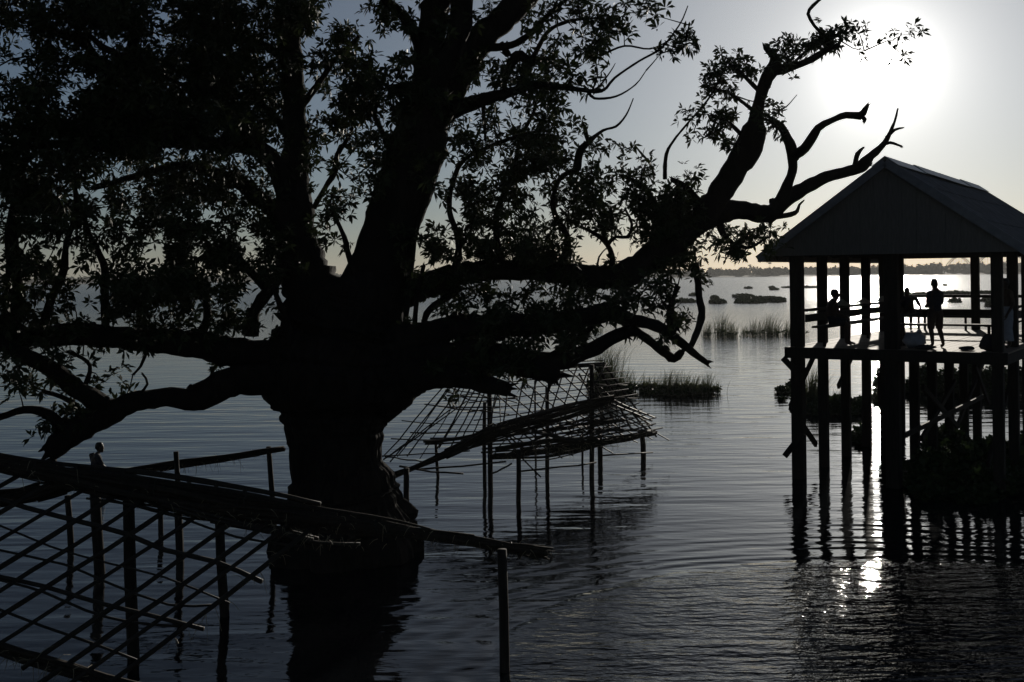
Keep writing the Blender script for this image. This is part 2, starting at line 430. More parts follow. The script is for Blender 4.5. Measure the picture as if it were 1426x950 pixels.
# lower right boughs
limb('bough', [(530, 490, 110), (581, 474, 50, -.4), (632, 457, 36, -.9), (700, 452, 33, -1.4), (756, 450, 32, -1.7), (807, 444, 29, -2), (850, 436, 24, -2.2), (884, 446, 18, -2.3), (923, 459, 15, -2.4), (951, 480, 13, -2.4), (972, 497, 10, -2.4), (987, 507, 7, -2.4)], 12, .22)
limb('bough', [(862, 440, 16, -2.2), (882, 460, 13, -2.2), (910, 478, 12, -2.2), (930, 494, 13, -2.2), (938, 500, 13, -2.2), (950, 489, 9, -2.2)], 8, .3)
limb('bough', [(966, 368, 16, 1.7), (972, 388, 10, 1.6), (974, 413, 10, 1.5), (977, 436, 11, 1.4), (971, 462, 9, 1.2), (962, 482, 8, 1.0)], 8, .25)
limb('bough', [(944, 398, 9, -2), (939, 412, 6, -2), (934, 428, 10, -2.2), (935, 446, 17, -2.3), (938, 460, 14, -2.4)], 8, .3)
limb('bough', [(520, 530, 120), (560, 512, 70, -.3), (620, 500, 50, -.9), (690, 496, 38, -1.5), (735, 508, 38, -1.9), (762, 516, 32, -2.1), (774, 530, 20, -2.2)], 12, .22)
limb('bough', [(745, 506, 30, -2), (780, 503, 24, -2.1), (815, 490, 22, -2.2), (849, 472, 20, -2.3), (880, 460, 16, -2.3)], 10, .2)
limb('bough', [(530, 540, 90, -.2), (580, 524, 48, -.9), (632, 524, 34, -1.6), (670, 533, 26, -2), (690, 539, 24, -2.2), (708, 545, 17, -2.3)], 10, .25)
limb('bough', [(750, 508, 16, -2), (775, 492, 12, -2), (810, 470, 10, -1.9), (830, 450, 8, -1.8)], 8)
# left boughs
limb('bough', [(450, 500, 110), (380, 498, 52, -.4), (337, 492, 44, -.8), (286, 482, 38, -1.2), (219, 474, 34, -1.6), (168, 470, 32, -2), (101, 466, 32, -2.3), (34, 470, 28, -2.6), (-40, 474, 22, -2.9)], 12, .2)
limb('bough', [(440, 540, 110), (385, 530, 60, -.8), (354, 529, 46, -1.1), (320, 534, 42, -1.4), (269, 555, 34, -1.8), (236, 553, 27, -2), (185, 559, 28, -2.4), (152, 575, 34, -2.6), (118, 592, 38, -2.8), (88, 613, 34, -3), (66, 632, 25, -3.1)], 12, .22)
limb('bough', [(160, 570, 32, -2.5), (145, 566, 30, -2.6), (111, 546, 27, -2.9), (67, 512, 24, -3.2), (27, 492, 20, -3.4), (-20, 470, 16, -3.6)], 10)
limb('bough', [(96, 606, 20, -3), (64, 577, 13, -3.1), (34, 571, 11, -3.2), (0, 581, 9, -3.3), (-30, 584, 8, -3.4)], 8)
limb('bough', [(410, 280, 34, .4), (374, 218, 24, 0), (340, 206, 22, -.3), (303, 203, 20, -.6), (236, 196, 19, -1), (158, 206, 15, -1.5), (100, 200, 12, -2), (40, 205, 9, -2.5)], 10)
limb('bough', [(408, 320, 34, .3), (381, 294, 24, .8), (337, 257, 21, 1.3), (286, 237, 17, 1.8), (242, 232, 13, 2.2), (190, 245, 10, 2.6), (130, 262, 8, 3)], 10)
limb('bough', [(160, 212, 14, -1.5), (158, 189, 13, -1.5), (155, 128, 11, -1.6), (148, 96, 11, -1.7), (128, 72, 11, -1.8), (114, 55, 12, -1.8), (98, 50, 14, -1.8), (60, 40, 8, -2)], 8, .25)
limb('bough', [(175, 110, 14, -1.2), (178, 85, 12, -1.4), (165, 76, 11, -1.6), (141, 64, 9, -1.7), (126, 50, 7, -1.8)], 8)
limb('bough', [(190, 47, 12, -1), (186, 60, 16, -1.1), (178, 90, 16, -1.2), (180, 150, 13, -1.2), (188, 198, 13, -1.2)], 8, .2)
for pts in ([(148, 470, 13, -2), (146, 420, 12, -2), (147, 378, 11, -2), (136, 350, 9, -2), (124, 325, 7, -2), (112, 290, 6, -2)],
            [(60, 468, 14, -2.4), (70, 420, 12, -2.5), (88, 382, 12, -2.6), (92, 340, 9, -2.7), (106, 300, 8, -2.8), (104, 250, 6, -2.9)],
            [(10, 470, 30, -2.6), (22, 400, 24, -2.6), (16, 330, 18, -2.6), (26, 260, 12, -2.6), (40, 200, 8, -2.6)],
            [(275, 470, 14, -1.2), (288, 445, 12, -1.2), (284, 410, 10, -1.1), (260, 375, 8, -1), (240, 345, 7, -1)],
            [(350, 468, 22, -.6), (352, 440, 18, -.6), (374, 405, 17, -.5), (390, 380, 17, -.3), (402, 345, 20, 0)],
            [(372, 405, 12, -.5), (340, 370, 11, -.6), (310, 345, 9, -.8), (255, 370, 6, -1), (230, 340, 5, -1)],
            [(437, 290, 8, .5), (452, 262, 7, .4), (466, 240, 9, .3), (470, 215, 8, .2), (486, 190, 5, .1), (500, 150, 4, 0)],
            [(430, 470, 10, -1), (424, 440, 8, -1.2), (430, 410, 6, -1.4)], [(405, 480, 18, -1), (396, 440, 10, -1.2), (380, 400, 7, -1.4)],
            [(562, 470, 9, -.4), (566, 430, 8, -.4), (572, 380, 9, -.5), (576, 335, 8, -.6), (590, 290, 6, -.7)], [(576, 468, 7, -.4), (580, 420, 7, -.4), (590, 370, 6, -.5)],
            [(630, 390, 14, .5), (640, 340, 10, .2), (625, 290, 8, 0), (640, 230, 7, -.3), (680, 205, 6, -.6), (720, 190, 5, -.9), (760, 180, 4, -1)],
            [(700, 378, 14, 1), (690, 330, 10, .8), (694, 290, 9, .6), (716, 240, 7, .3), (724, 195, 6, 0), (745, 150, 5, -.3), (735, 120, 4, -.6)],
            [(780, 378, 13, 1.3), (790, 335, 10, 1.1), (770, 290, 8, 1), (780, 250, 7, .8), (803, 236, 8, .5)],
            [(852, 384, 12, 1.5), (852, 355, 8, 1.5), (842, 336, 7, 1.5), (822, 322, 5, 1.5), (800, 312, 4, 1.5), (780, 290, 3, 1.5)], [(846, 340, 6, 1.5), (858, 330, 5, 1.5), (874, 330, 5, 1.5), (880, 312, 4, 1.5), (870, 290, 3, 1.5)],
            [(845, 336, 5, 1.5), (838, 312, 4, 1.5), (844, 290, 3, 1.5)], [(831, 378, 4, 1.4), (834, 358, 2.5, 1.4), (845, 345, 1.5, 1.4)],
            [(935, 340, 22, 1.7), (915, 300, 14, 1.5), (900, 265, 8, 1.4), (870, 245, 5, 1.3)], [(985, 300, 18, 1.8), (960, 265, 10, 1.6), (935, 250, 7, 1.5)],
            [(1000, 300, 14, 1.8), (1010, 330, 8, 2), (1040, 345, 5, 2.2), (1070, 330, 3, 2.3)], [(1044, 200, 8, 1.5), (1015, 170, 5, 1.3), (990, 160, 4, 1.1)], [(1060, 130, 7, 1.4), (1030, 100, 5, 1.3), (1015, 88, 3, 1.2)],
            [(1055, 160, 6, 1.5), (1020, 132, 4, 1.7), (990, 122, 3, 1.8)], [(1100, 94, 5, 1.2), (1115, 78, 4, 1.2), (1140, 55, 3, 1.1), (1165, 48, 2.5, 1), (1195, 42, 2, .9)],
            [(632, 455, 16, -.9), (650, 480, 12, -1.3), (700, 470, 8, -1.8)], [(640, 400, 14, .5), (600, 430, 10, .2), (590, 450, 8, 0)], [(560, 250, 14, -.5), (540, 200, 9, -.8), (510, 140, 7, -1), (490, 90, 5, -1.2)],
            [(410, 160, 14, 1), (440, 120, 9, .8), (470, 80, 6, .6), (500, 50, 4, .4)], [(404, 90, 14, 1.2), (360, 60, 10, 1), (310, 50, 8, .8), (260, 20, 6, .6)], [(412, 200, 14, .8), (370, 150, 10, 1), (320, 130, 8, 1.2), (260, 120, 6, 1.4), (210, 95, 5, 1.6)],
            [(520, 430, 16, -.2), (490, 370, 10, -.6), (480, 330, 7, -.9), (460, 290, 6, -1.1)], [(605, 160, 12, -.6), (560, 130, 7, -1.2), (520, 110, 5, -1.6)], [(660, 67, 14, .3), (720, 60, 10, .2), (765, 20, 7, .1), (800, -10, 5, 0)], [(740, 85, 8, .4), (762, 45, 6, .2), (790, 30, 5, 0), (830, 25, 3, -.2)],
            [(118, 592, 12, -2.8), (100, 560, 8, -2.4), (60, 545, 6, -2)], [(204, 490, 6, -1.6), (196, 510, 4, -1.6), (185, 522, 3, -1.6)], [(185, 559, 6, -2.4), (205, 535, 4, -2.4), (198, 520, 3, -2.3)], [(115, 546, 8, -2.8), (125, 510, 6, -2.6), (100, 490, 5, -2.4)]):
    limb('branchlet', pts, 7, .18, .1)

# crown: coverage per 40 px square of the photograph, row by row
MAP = """
888997898892366542356422000020000000
576547998857643333466545520100540000
276899998865767667774100322100000000
686999999876778633540000431100000000
888999989766786466660000521100000000
878887677665564477675321231000000000
987578997654542478777767640000000000
888688856755433577567788621000000000
764577886845325677763356333000000000
773588985733135467763566300000000000
856687787500003556776763000000000000
766556456500002567775335000000000000
666201221000000577520000000000000000
655341000000000210000000000000000000
155200000000000000000000000000000000
""".split()
BRP = np.concatenate(BR)
BRD = BRP[:, 1]
br2 = np.stack([(BRP[:, 0] / BRD) * F + PX, PY - (BRP[:, 2] - H) / BRD * F], 1)
clumps = []
for r, row in enumerate(MAP):
    for c, ch in enumerate(row):
        cov = int(ch) / 9.2 + (.20 * mnoise.noise(Vector((c * .55, r * .55, 2.0))) if 2 < int(ch) < 9 else 0); cov = min(.975, max(0, cov))
        if cov <= 0: continue
        nwh = -math.log(1 - cov) * (50 if c < 12 else 70 if c < 24 else 34)
        k = nwh / 5.0
        k = int(k) + (random.random() < k - int(k))
        for _ in range(k):
            x, y = c * 40 + 20 + random.uniform(-21, 21), r * 40 + 20 + random.uniform(-21, 21)
            nz = mnoise.noise(Vector((x / 26, y / 26, 5.0))) + .5 * mnoise.noise(Vector((x / 55, y / 55, 9.0)))
            if random.random() < .5 + 1.7 * nz + (cov - .62) * 1.5: clumps.append((x, y))
# crown outside the frame (above and to the left), so that the tree does not stop at the picture's edge
for _ in range(900):
    clumps.append((random.uniform(-330, -25), random.uniform(-260, 560)))
for _ in range(1200):
    clumps.append((random.uniform(-300, 850), random.uniform(-330, -25)))
for x0, y0, x1, y1, n_ in ((1090, 86, 1125, 66, 6), (1125, 66, 1155, 50, 8), (1150, 52, 1192, 42, 9), (1080, 72, 1098, 66, 4), (988, 110, 1015, 92, 5), (1010, 84, 1034, 90, 6), (1034, 96, 1056, 110, 4), (984, 124, 1026, 132, 7),
                            (975, 160, 1020, 166, 8), (1000, 182, 1024, 205, 6), (1070, 166, 1090, 184, 4), (1064, 150, 1082, 146, 3), (1000, 328, 1060, 326, 9), (1040, 326, 1084, 318, 7), (1010, 345, 1050, 352, 7), (975, 300, 1000, 340, 6), (960, 372, 985, 384, 4)):
    for _ in range(n_):
        t = random.random(); clumps.append((x0 + (x1 - x0) * t + random.gauss(0, 4), y0 + (y1 - y0) * t + random.gauss(0, 4)))
clumps = np.array(clumps)
C3 = []; 
for (x, y) in clumps:
    dist = np.hypot(br2[:, 0] - x, br2[:, 1] - y)
    i = int(np.argmin(dist + rng.uniform(0, 30, len(dist))))
    d = BRD[i] + random.gauss(0, .35 + min(1.0, dist[i] / 90.0))
    d = min(max(d, TD - 5), TD + 5)
    C3.append(tuple(P(x, y, d)))
C3 = np.array(C3)
d0 = np.array([np.min(((BRP - c) ** 2).sum(1)) for c in C3])
order = np.argsort(d0)
pool = np.empty((len(BRP) + len(C3), 3)); pool[:len(BRP)] = BRP; np_ = len(BRP)
twg = MB()
keep = []
for i in order:
    c = C3[i]
    dd = ((pool[:np_] - c) ** 2).sum(1); j = int(np.argmin(dd))
    a, b = Vector(pool[j]), Vector(c)
    if (b - a).length > .95 and c[0] > 4: continue      # nothing near enough to grow from
    if (b - a).length > .02:
        md = a.lerp(b, .5) + Vector((random.gauss(0, 1), random.gauss(0, 1), random.gauss(.3, .8))) * (b - a).length * .12
        L_ = (b - a).length
        twg.tube([a, md, b, b + (b - md).normalized() * .12], [.008 + .012 * min(1, L_), .008 + .005 * min(1, L_), .006, .003], 4, caps=False)
    pool[np_] = c; np_ += 1
    keep.append((c, np.array(b - a)))
CC = np.array([k[0] for k in keep]); DD = np.array([k[1] for k in keep])
nW = 5
WC = np.repeat(CC, nW, 0) + rng.normal(size=(len(CC) * nW, 3)) * np.array([.105, .15, .085])
AX = np.repeat(DD / (np.linalg.norm(DD, axis=1, keepdims=True) + .05), nW, 0) * .5 + rng.normal(size=WC.shape) * .6 + np.array([0, 0, .35])
v, q = leaf_quads(WC, AX, 9, .075, .20, .30)
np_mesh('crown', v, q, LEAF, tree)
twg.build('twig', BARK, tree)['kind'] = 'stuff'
print('leaves', len(q), 'clumps', len(CC))

# ------------------------------------------------------------------ the pavilion on stilts
U = Vector((.554, .833, 0)).normalized(); V_ = Vector((U.y, -U.x, 0))
P1 = Vector((7.12, 27.2, 0)); P1 = W(1113.5, 666); P1.z = 0
DECK = 3.24; EAVE = 5.52; RIDGE = 7.70; Z = Vector((0, 0, 1))
def G(s, t, z): return P1 + U * s + V_ * t + Z * z       # s along the ridge, t across
pav = thing('stilt_pavilion', 'open timber pavilion with gabled tin roof on stilts over the water', 'pavilion', G(4.9, 2.3, 0))
SP = 1.95; TW = 4.6
for s in range(6):
    for t, full in ((0, True), (2.3, s in (0, 5)), (TW, True)):
        w = .29 if (s == 0 and t == 0) else random.uniform(.215, .24)
        if t == 2.3 and s == 0: w = .31
        top = EAVE + .02 if full else DECK - .14
        if full and t == 2.3: top = EAVE + .1
        a = G(s * SP, t, -2.7); b = G(s * SP + random.uniform(-.03, .03), t + random.uniform(-.03, .03), top)
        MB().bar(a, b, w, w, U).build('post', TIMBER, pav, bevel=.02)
        if random.random() < .5 and t == 0 and s in (2, 4):
            MB().bar(G(s * SP, t - w / 2 - .03, .9), G(s * SP, t - w / 2 - .03, 2.0), .06, .12, U).build('cleat', TIMBER, pav)
# beams and joists
for t in (-.18, TW + .18):
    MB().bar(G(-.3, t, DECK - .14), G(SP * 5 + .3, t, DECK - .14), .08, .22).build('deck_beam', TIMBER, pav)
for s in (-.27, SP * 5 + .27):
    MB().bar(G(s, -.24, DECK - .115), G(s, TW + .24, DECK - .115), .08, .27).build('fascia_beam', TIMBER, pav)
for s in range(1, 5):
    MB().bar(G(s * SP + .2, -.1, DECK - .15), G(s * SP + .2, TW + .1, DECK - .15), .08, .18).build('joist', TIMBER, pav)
dk = MB()
n = 26
for i in range(n):
    t = -.22 + (TW + .44) * (i + .5) / n
    dk.bar(G(-.22, t, DECK + random.uniform(-.004, .004) - .001), G(SP * 5 + .22, t, DECK + random.uniform(-.004, .004) - .001), (TW + .44) / n - .012, .035)
dk.build('deck', PLANK, pav)
# braces under the deck
def brace(a, b, w=.07, h=.14):
    MB().bar(a, b, w, h).build('brace', TIMBER, pav)
brace(G(.0, -.22, 1.75), G(SP, -.22, 2.95)); brace(G(0, -.22, 1.75), G(SP, -.22, .55))
brace(G(-.2, -.32, 2.98), G(-.2, .16, 2.5)); brace(G(-.2, -.30, .55), G(-.2, .16, 1.15))
brace(G(SP * 2, -.22, 1.9), G(SP * 3, -.22, 3.0)); brace(G(SP * 4, 2.62, 2.3), G(SP * 5, 2.62, 1.0))
brace(G(SP * 1, 2.5, 2.2), G(SP * 3, 2.5, .75)); brace(G(SP * 3, 2.5, .75), G(SP * 5, 2.5, 2.3)); brace(G(SP * 1, 2.46, .9), G(SP * 3, 2.46, 2.0))
brace(G(SP * 2, TW + .2, .6), G(SP * 4, TW + .2, 2.7)); brace(G(0, TW - .25, .7), G(SP * 2, TW - .25, 2.8))
MB().bar(G(0, 2.56, 1.25), G(SP * 5, 2.56, 1.25), .06, .12).build('girt', TIMBER, pav)
# rails, benches along the sides
def rail(a, b, w, h, name='rail'):
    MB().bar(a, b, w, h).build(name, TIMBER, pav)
for t, sg, q0 in ((.22, 1, 0), (TW - .22, -1, SP)):
    rail(G(q0 - .05, t, DECK + .92), G(SP * 5, t, DECK + .92), .10, .07)
    rail(G(q0 - .05, t, DECK + .72), G(SP * 5, t, DECK + .72), .05, .19, 'bench_back')
    rail(G(q0 + .1, t + sg * .27, DECK + .50), G(SP * 5 - .2, t + sg * .27, DECK + .50), .36, .05, 'bench_seat')
    for s in range(1 if q0 else 0, 6):
        MB().bar(G(s * SP * .97 + .25, t + sg * .36, DECK), G(s * SP * .97 + .25, t + sg * .36, DECK + .475), .06, .08, U).build('bench_leg', TIMBER, pav)
s = SP * 5 - .2
rail(G(s, .2, DECK + 1.06), G(s, TW - .2, DECK + 1.06), .10, .09)
rail(G(s, .2, DECK + .52), G(s, TW - .2, DECK + .52), .05, .27, 'bench_back')
rail(G(s - .3, .1, DECK + .44), G(s - .3, TW - .5, DECK + .44), .40, .05, 'bench_seat')
for t in (.9, 2.1, 3.4):
    MB().bar(G(s - .4, t, DECK), G(s - .4, t, DECK + .415), .06, .08, U).build('bench_leg', TIMBER, pav)
# roof
OV, OG = .80, .55
s0, s1 = -OG, SP * 5 + OG
tl, tr, tm = -OV, TW + OV, TW / 2
def slope(t_e, name):
    """corrugated sheets in three lapped courses, with a slightly uneven eave"""
    mb = MB(); nc = 110; m = 6
    us = ((0, 0), (.36, 0), (.355, .024), (.70, .024), (.695, .048), (1, .048))
    top, low = [], []
    for i in range(nc + 1):
        s = s0 + (s1 - s0) * i / nc
        dz = .016 * math.cos(i * math.pi); sheet = i // 10
        sag = -.05 * math.sin(math.pi * i / nc)
        for k, (u, lift) in enumerate(us):
            uu = u - (.014 * math.sin(sheet * 2.3) if k == 0 else 0)
            q = G(s, t_e + (tm - t_e) * uu, EAVE - .02 + (RIDGE - EAVE + .02) * uu + dz + lift - .048 + sag * (1 - .3 * u))
            top.append(q); low.append(q - Z * .02)
    n = len(top); fs = []
    for i in range(nc):
        for k in range(m - 1):
            a = i * m + k; b = a + m
            fs.append((a, b, b + 1, a + 1)); fs.append((n + a, n + a + 1, n + b + 1, n + b))
        a = i * m; b = a + m
        fs.append((a, n + a, n + b, b)); fs.append((a + m - 1, b + m - 1, n + b + m - 1, n + a + m - 1))
    for k in range(m - 1):
        fs.append((k, k + 1, n + k + 1, n + k)); a = nc * m + k; fs.append((a, n + a, n + a + 1, a + 1))
    return mb.add(top + low, fs).build(name, ROOFM, pav)
slope(tl, 'roof_slope'); slope(tr, 'roof_slope')
rc = MB()
for k in range(4):
    a, b = s0 - .03 + (s1 - s0 + .06) * k / 4, s0 - .03 + (s1 - s0 + .06) * (k + 1) / 4
    z = .012 * (k % 2)
    for sg in (-1, 1):
        p = [G(a - .02, tm, RIDGE + .07 + z), G(b + .02, tm, RIDGE + .055 + z), G(b + .02, tm + sg * .30, RIDGE - .16 + z), G(a - .02, tm + sg * .30, RIDGE - .15 + z)]
        rc.add(p + [q - Z * .012 for q in p], [(0, 1, 2, 3), (7, 6, 5, 4), (0, 4, 5, 1), (1, 5, 6, 2), (2, 6, 7, 3), (3, 7, 4, 0)])
rc.build('ridge_cap', mat('galvanised_ridge', (.25, .27, .28), (.4, .42, .43), 3, .45, .1, spec=.5), pav)
for s in (s0 - .03, s1 + .03):
    for te in (tl, tr):
        up = (RIDGE - EAVE) / (tm - tl)
        a, b = G(s, te, EAVE - .10), G(s, tm, RIDGE - .08)
        MB().bar(a, b, .035, .19).build('bargeboard', TRIM, pav)
    si = s + (.12 if s < 1 else -.12)
    p = [G(si, tl + .25, EAVE - .02), G(si, tr - .25, EAVE - .02), G(si, tm, RIDGE - .13)]
    p2 = [q + U * .03 for q in p]
    MB().add(p + p2, [(0, 1, 2), (5, 4, 3), (0, 3, 4, 1), (1, 4, 5, 2), (2, 5, 3, 0)]).build('gable_panel', PANEL, pav)
    bt = MB()
    for k in range(17):      # cover strips over the joints of the boarding
        t = tl + .55 + (tr - tl - 1.1) * k / 16; hgt = (RIDGE - EAVE - .11) * (1 - abs(t - tm) / (tm - tl - .25)) - .08
        if hgt > .15: bt.bar(G(si - .012 if s < 1 else si + .042, t, EAVE), G(si - .012 if s < 1 else si + .042, t, EAVE + hgt), .05, .02, U)
    bt.build('cover_strips', PANEL, pav)
for t in (0, TW):
    MB().bar(G(s0 + .2, t, EAVE + .10), G(s1 - .2, t, EAVE + .10), .12, .16).build('wall_plate', TIMBER, pav)
for s in range(6):
    MB().bar(G(s * SP + .18, -.4, EAVE + .04), G(s * SP + .18, TW + .4, EAVE + .04), .08, .14).build('tie_beam', TIMBER, pav)
for te in (tl, tr):
    MB().bar(G(s0, te, EAVE - .09), G(s1, te, EAVE - .09), .03, .14).build('eaves_board', TRIM, pav)

# loose bench that stands across the front of the deck
bs = 1.25
bench = thing('bench', 'long plain plank bench standing across the front of the pavilion deck', 'bench', G(bs, 3.3, DECK + .02))
MB().bar(G(bs, 2.05, DECK + .55), G(bs + .15, 4.45, DECK + .55), .30, .05).build('seat', TIMBER, bench)
for t in (2.2, 4.35):
    for du in (-.1, .1):
        MB().bar(G(bs + du * 1.3, t, DECK + .02), G(bs + du, t, DECK + .53), .05, .07, U).build('leg', TIMBER, bench)
    MB().bar(G(bs - .1, t, DECK + .22), G(bs + .1, t, DECK + .22), .04, .05).build('stretcher', TIMBER, bench)

# pale conical palm hats set along the left rail
HL = ['pale conical hat on the left pavilion rail, lowest of three', 'pale conical hat on the left pavilion rail, between two like it', 'pale conical hat on the left pavilion rail, nearest the thick post']
for k, s in enumerate((2.9, 4.9, 6.9)):
    c = G(s, .22, DECK + .957)
    mb = MB(); m = 20
    rings = [[c + Vector((math.cos(a) * r, math.sin(a) * r, z)) for a in np.linspace(0, 2 * math.pi, m, endpoint=False)] for r, z in ((.23, 0), (.235, .012), (.12, .09), (.012, .165))]
    mb.loft(rings)
    tag(mb.build('conical_hat', CANE), HL[k], 'hat', 'conical hats on the left rail')

# things on the deck
def lump(name, c, rx, ry, rz, m, label, cat, seed=0, cut=True, yaw=0.0):
    mb = MB(); nu, nv = 18, 10; rings = []
    for j in range(nv + 1):
        ph = -math.pi / 2 + math.pi * j / nv
        ring = []
        for i in range(nu):
            a = 2 * math.pi * i / nu
            d = Vector((math.cos(a) * math.cos(ph), math.sin(a) * math.cos(ph), math.sin(ph)))
            k = 1 + .28 * mnoise.noise(d * 1.7 + Vector((seed, 0, 0))) + .10 * mnoise.noise(d * 4.5 + Vector((0, seed, 0)))
            x, y, z = d.x * rx * k, d.y * ry * k, max(-.9, d.z * k) * rz
            ring.append(c + Vector((x * math.cos(yaw) - y * math.sin(yaw), x * math.sin(yaw) + y * math.cos(yaw), z + rz * .9)))
        rings.append(ring)
    mb.loft(rings)
    return tag(mb.build(name, m, smooth=True), label, cat)
D2 = DECK + .018
lump('cloth_bundle', G(.35, 3.85, D2) , .19, .11, .05, CLOTH_D, 'small flat dark cloth bundle lying alone on the sunlit boards', 'bundle', 3, yaw=-.2)
lump('cloth_bundle', G(.30, 2.95, D2), .24, .12, .055, CLOTH_D, 'long dark bundle at the left foot of the standing man', 'bundle', 8)
sack = thing('sack', 'grey cloth sack slumped under the left end of the plank bench', 'sack', G(.75, 2.6, D2))
ls = lump('sack_body', G(.75, 2.6, D2), .27, .22, .19, CLOTH_P, None, None, 5); ls.parent = sack; ls.matrix_parent_inverse = Matrix.Translation(-Vector(sack.location))
MB().tube([G(.75, 2.6, D2 + .30), G(.78, 2.66, D2 + .36), G(.74, 2.72, D2 + .39)], [.06, .035, .06], 8).build('tied_neck', CLOTH_P, sack, smooth=True)
lump('travel_bag', G(.25, 4.36, D2), .2, .2, .2, CLOTH_D, 'dark bulky bag at the foot of the right front post', 'bag', 12)

# ------------------------------------------------------------------ people
def skin_mesh(joints, bones, root, sub=2):
    names = list(joints); idx = {n: i for i, n in enumerate(names)}
    me = bpy.data.meshes.new('tmp')
    me.from_pydata([joints[n][0] for n in names], [(idx[a], idx[b]) for a, b in bones], [])
    o = bpy.data.objects.new('tmp', me); COL.objects.link(o)
    mo = o.modifiers.new('skin', 'SKIN'); mo.use_smooth_shade = True
    sv = me.skin_vertices[0].data
    for n in names:
        r = joints[n][1]; sv[idx[n]].radius = r if hasattr(r, '__len__') else (r, r)
        sv[idx[n]].use_root = (n == root)
    ss = o.modifiers.new('sub', 'SUBSURF'); ss.levels = ss.render_levels = sub
    dg = bpy.context.evaluated_depsgraph_get(); dg.update()
    out = bpy.data.meshes.new_from_object(o.evaluated_get(dg))
    bpy.data.objects.remove(o); bpy.data.meshes.remove(me)
    return out

def hand(J, B, key, wrist, d, palm_n, curl=.5):
    """palm and five bent fingers beyond a wrist joint; d = direction of the forearm"""
    d = Vector(d).normalized(); n = Vector(palm_n); n = (n - d * n.dot(d)).normalized(); s = d.cross(n)
    w = Vector(wrist)
    J[key + 'palm'] = (w + d * .045, (.022, .036)); B.append((key, key + 'palm'))
    J[key + 'palm2'] = (w + d * .085, (.018, .036)); B.append((key + 'palm', key + 'palm2'))
    for i, (off, ln) in enumerate(((-.030, .060), (-.010, .074), (.010, .070), (.030, .054))):
        a = w + d * .10 + s * off
        b = a + d * ln * .5 + n * ln * .18 * curl
        c = b + d * ln * .38 + n * ln * .5 * curl
        for kk, pt, pr in (('a', a, key + 'palm2'), ('b', b, key + f'f{i}a'), ('c', c, key + f'f{i}b')):
            J[key + f'f{i}{kk}'] = (pt, .009 if kk != 'c' else .007); B.append((pr, key + f'f{i}{kk}'))
    a = w + d * .045 - s * .034 + n * .01; b = a + d * .028 - s * .018 + n * .012; c = b + d * .026 - s * .004 + n * .012
    for kk, pt, pr in (('a', a, key + 'palm'), ('b', b, key + 'ta'), ('c', c, key + 'tb')):
        J[key + 't' + kk] = (pt, .011 if kk != 'c' else .009); B.append((pr, key + 't' + kk))

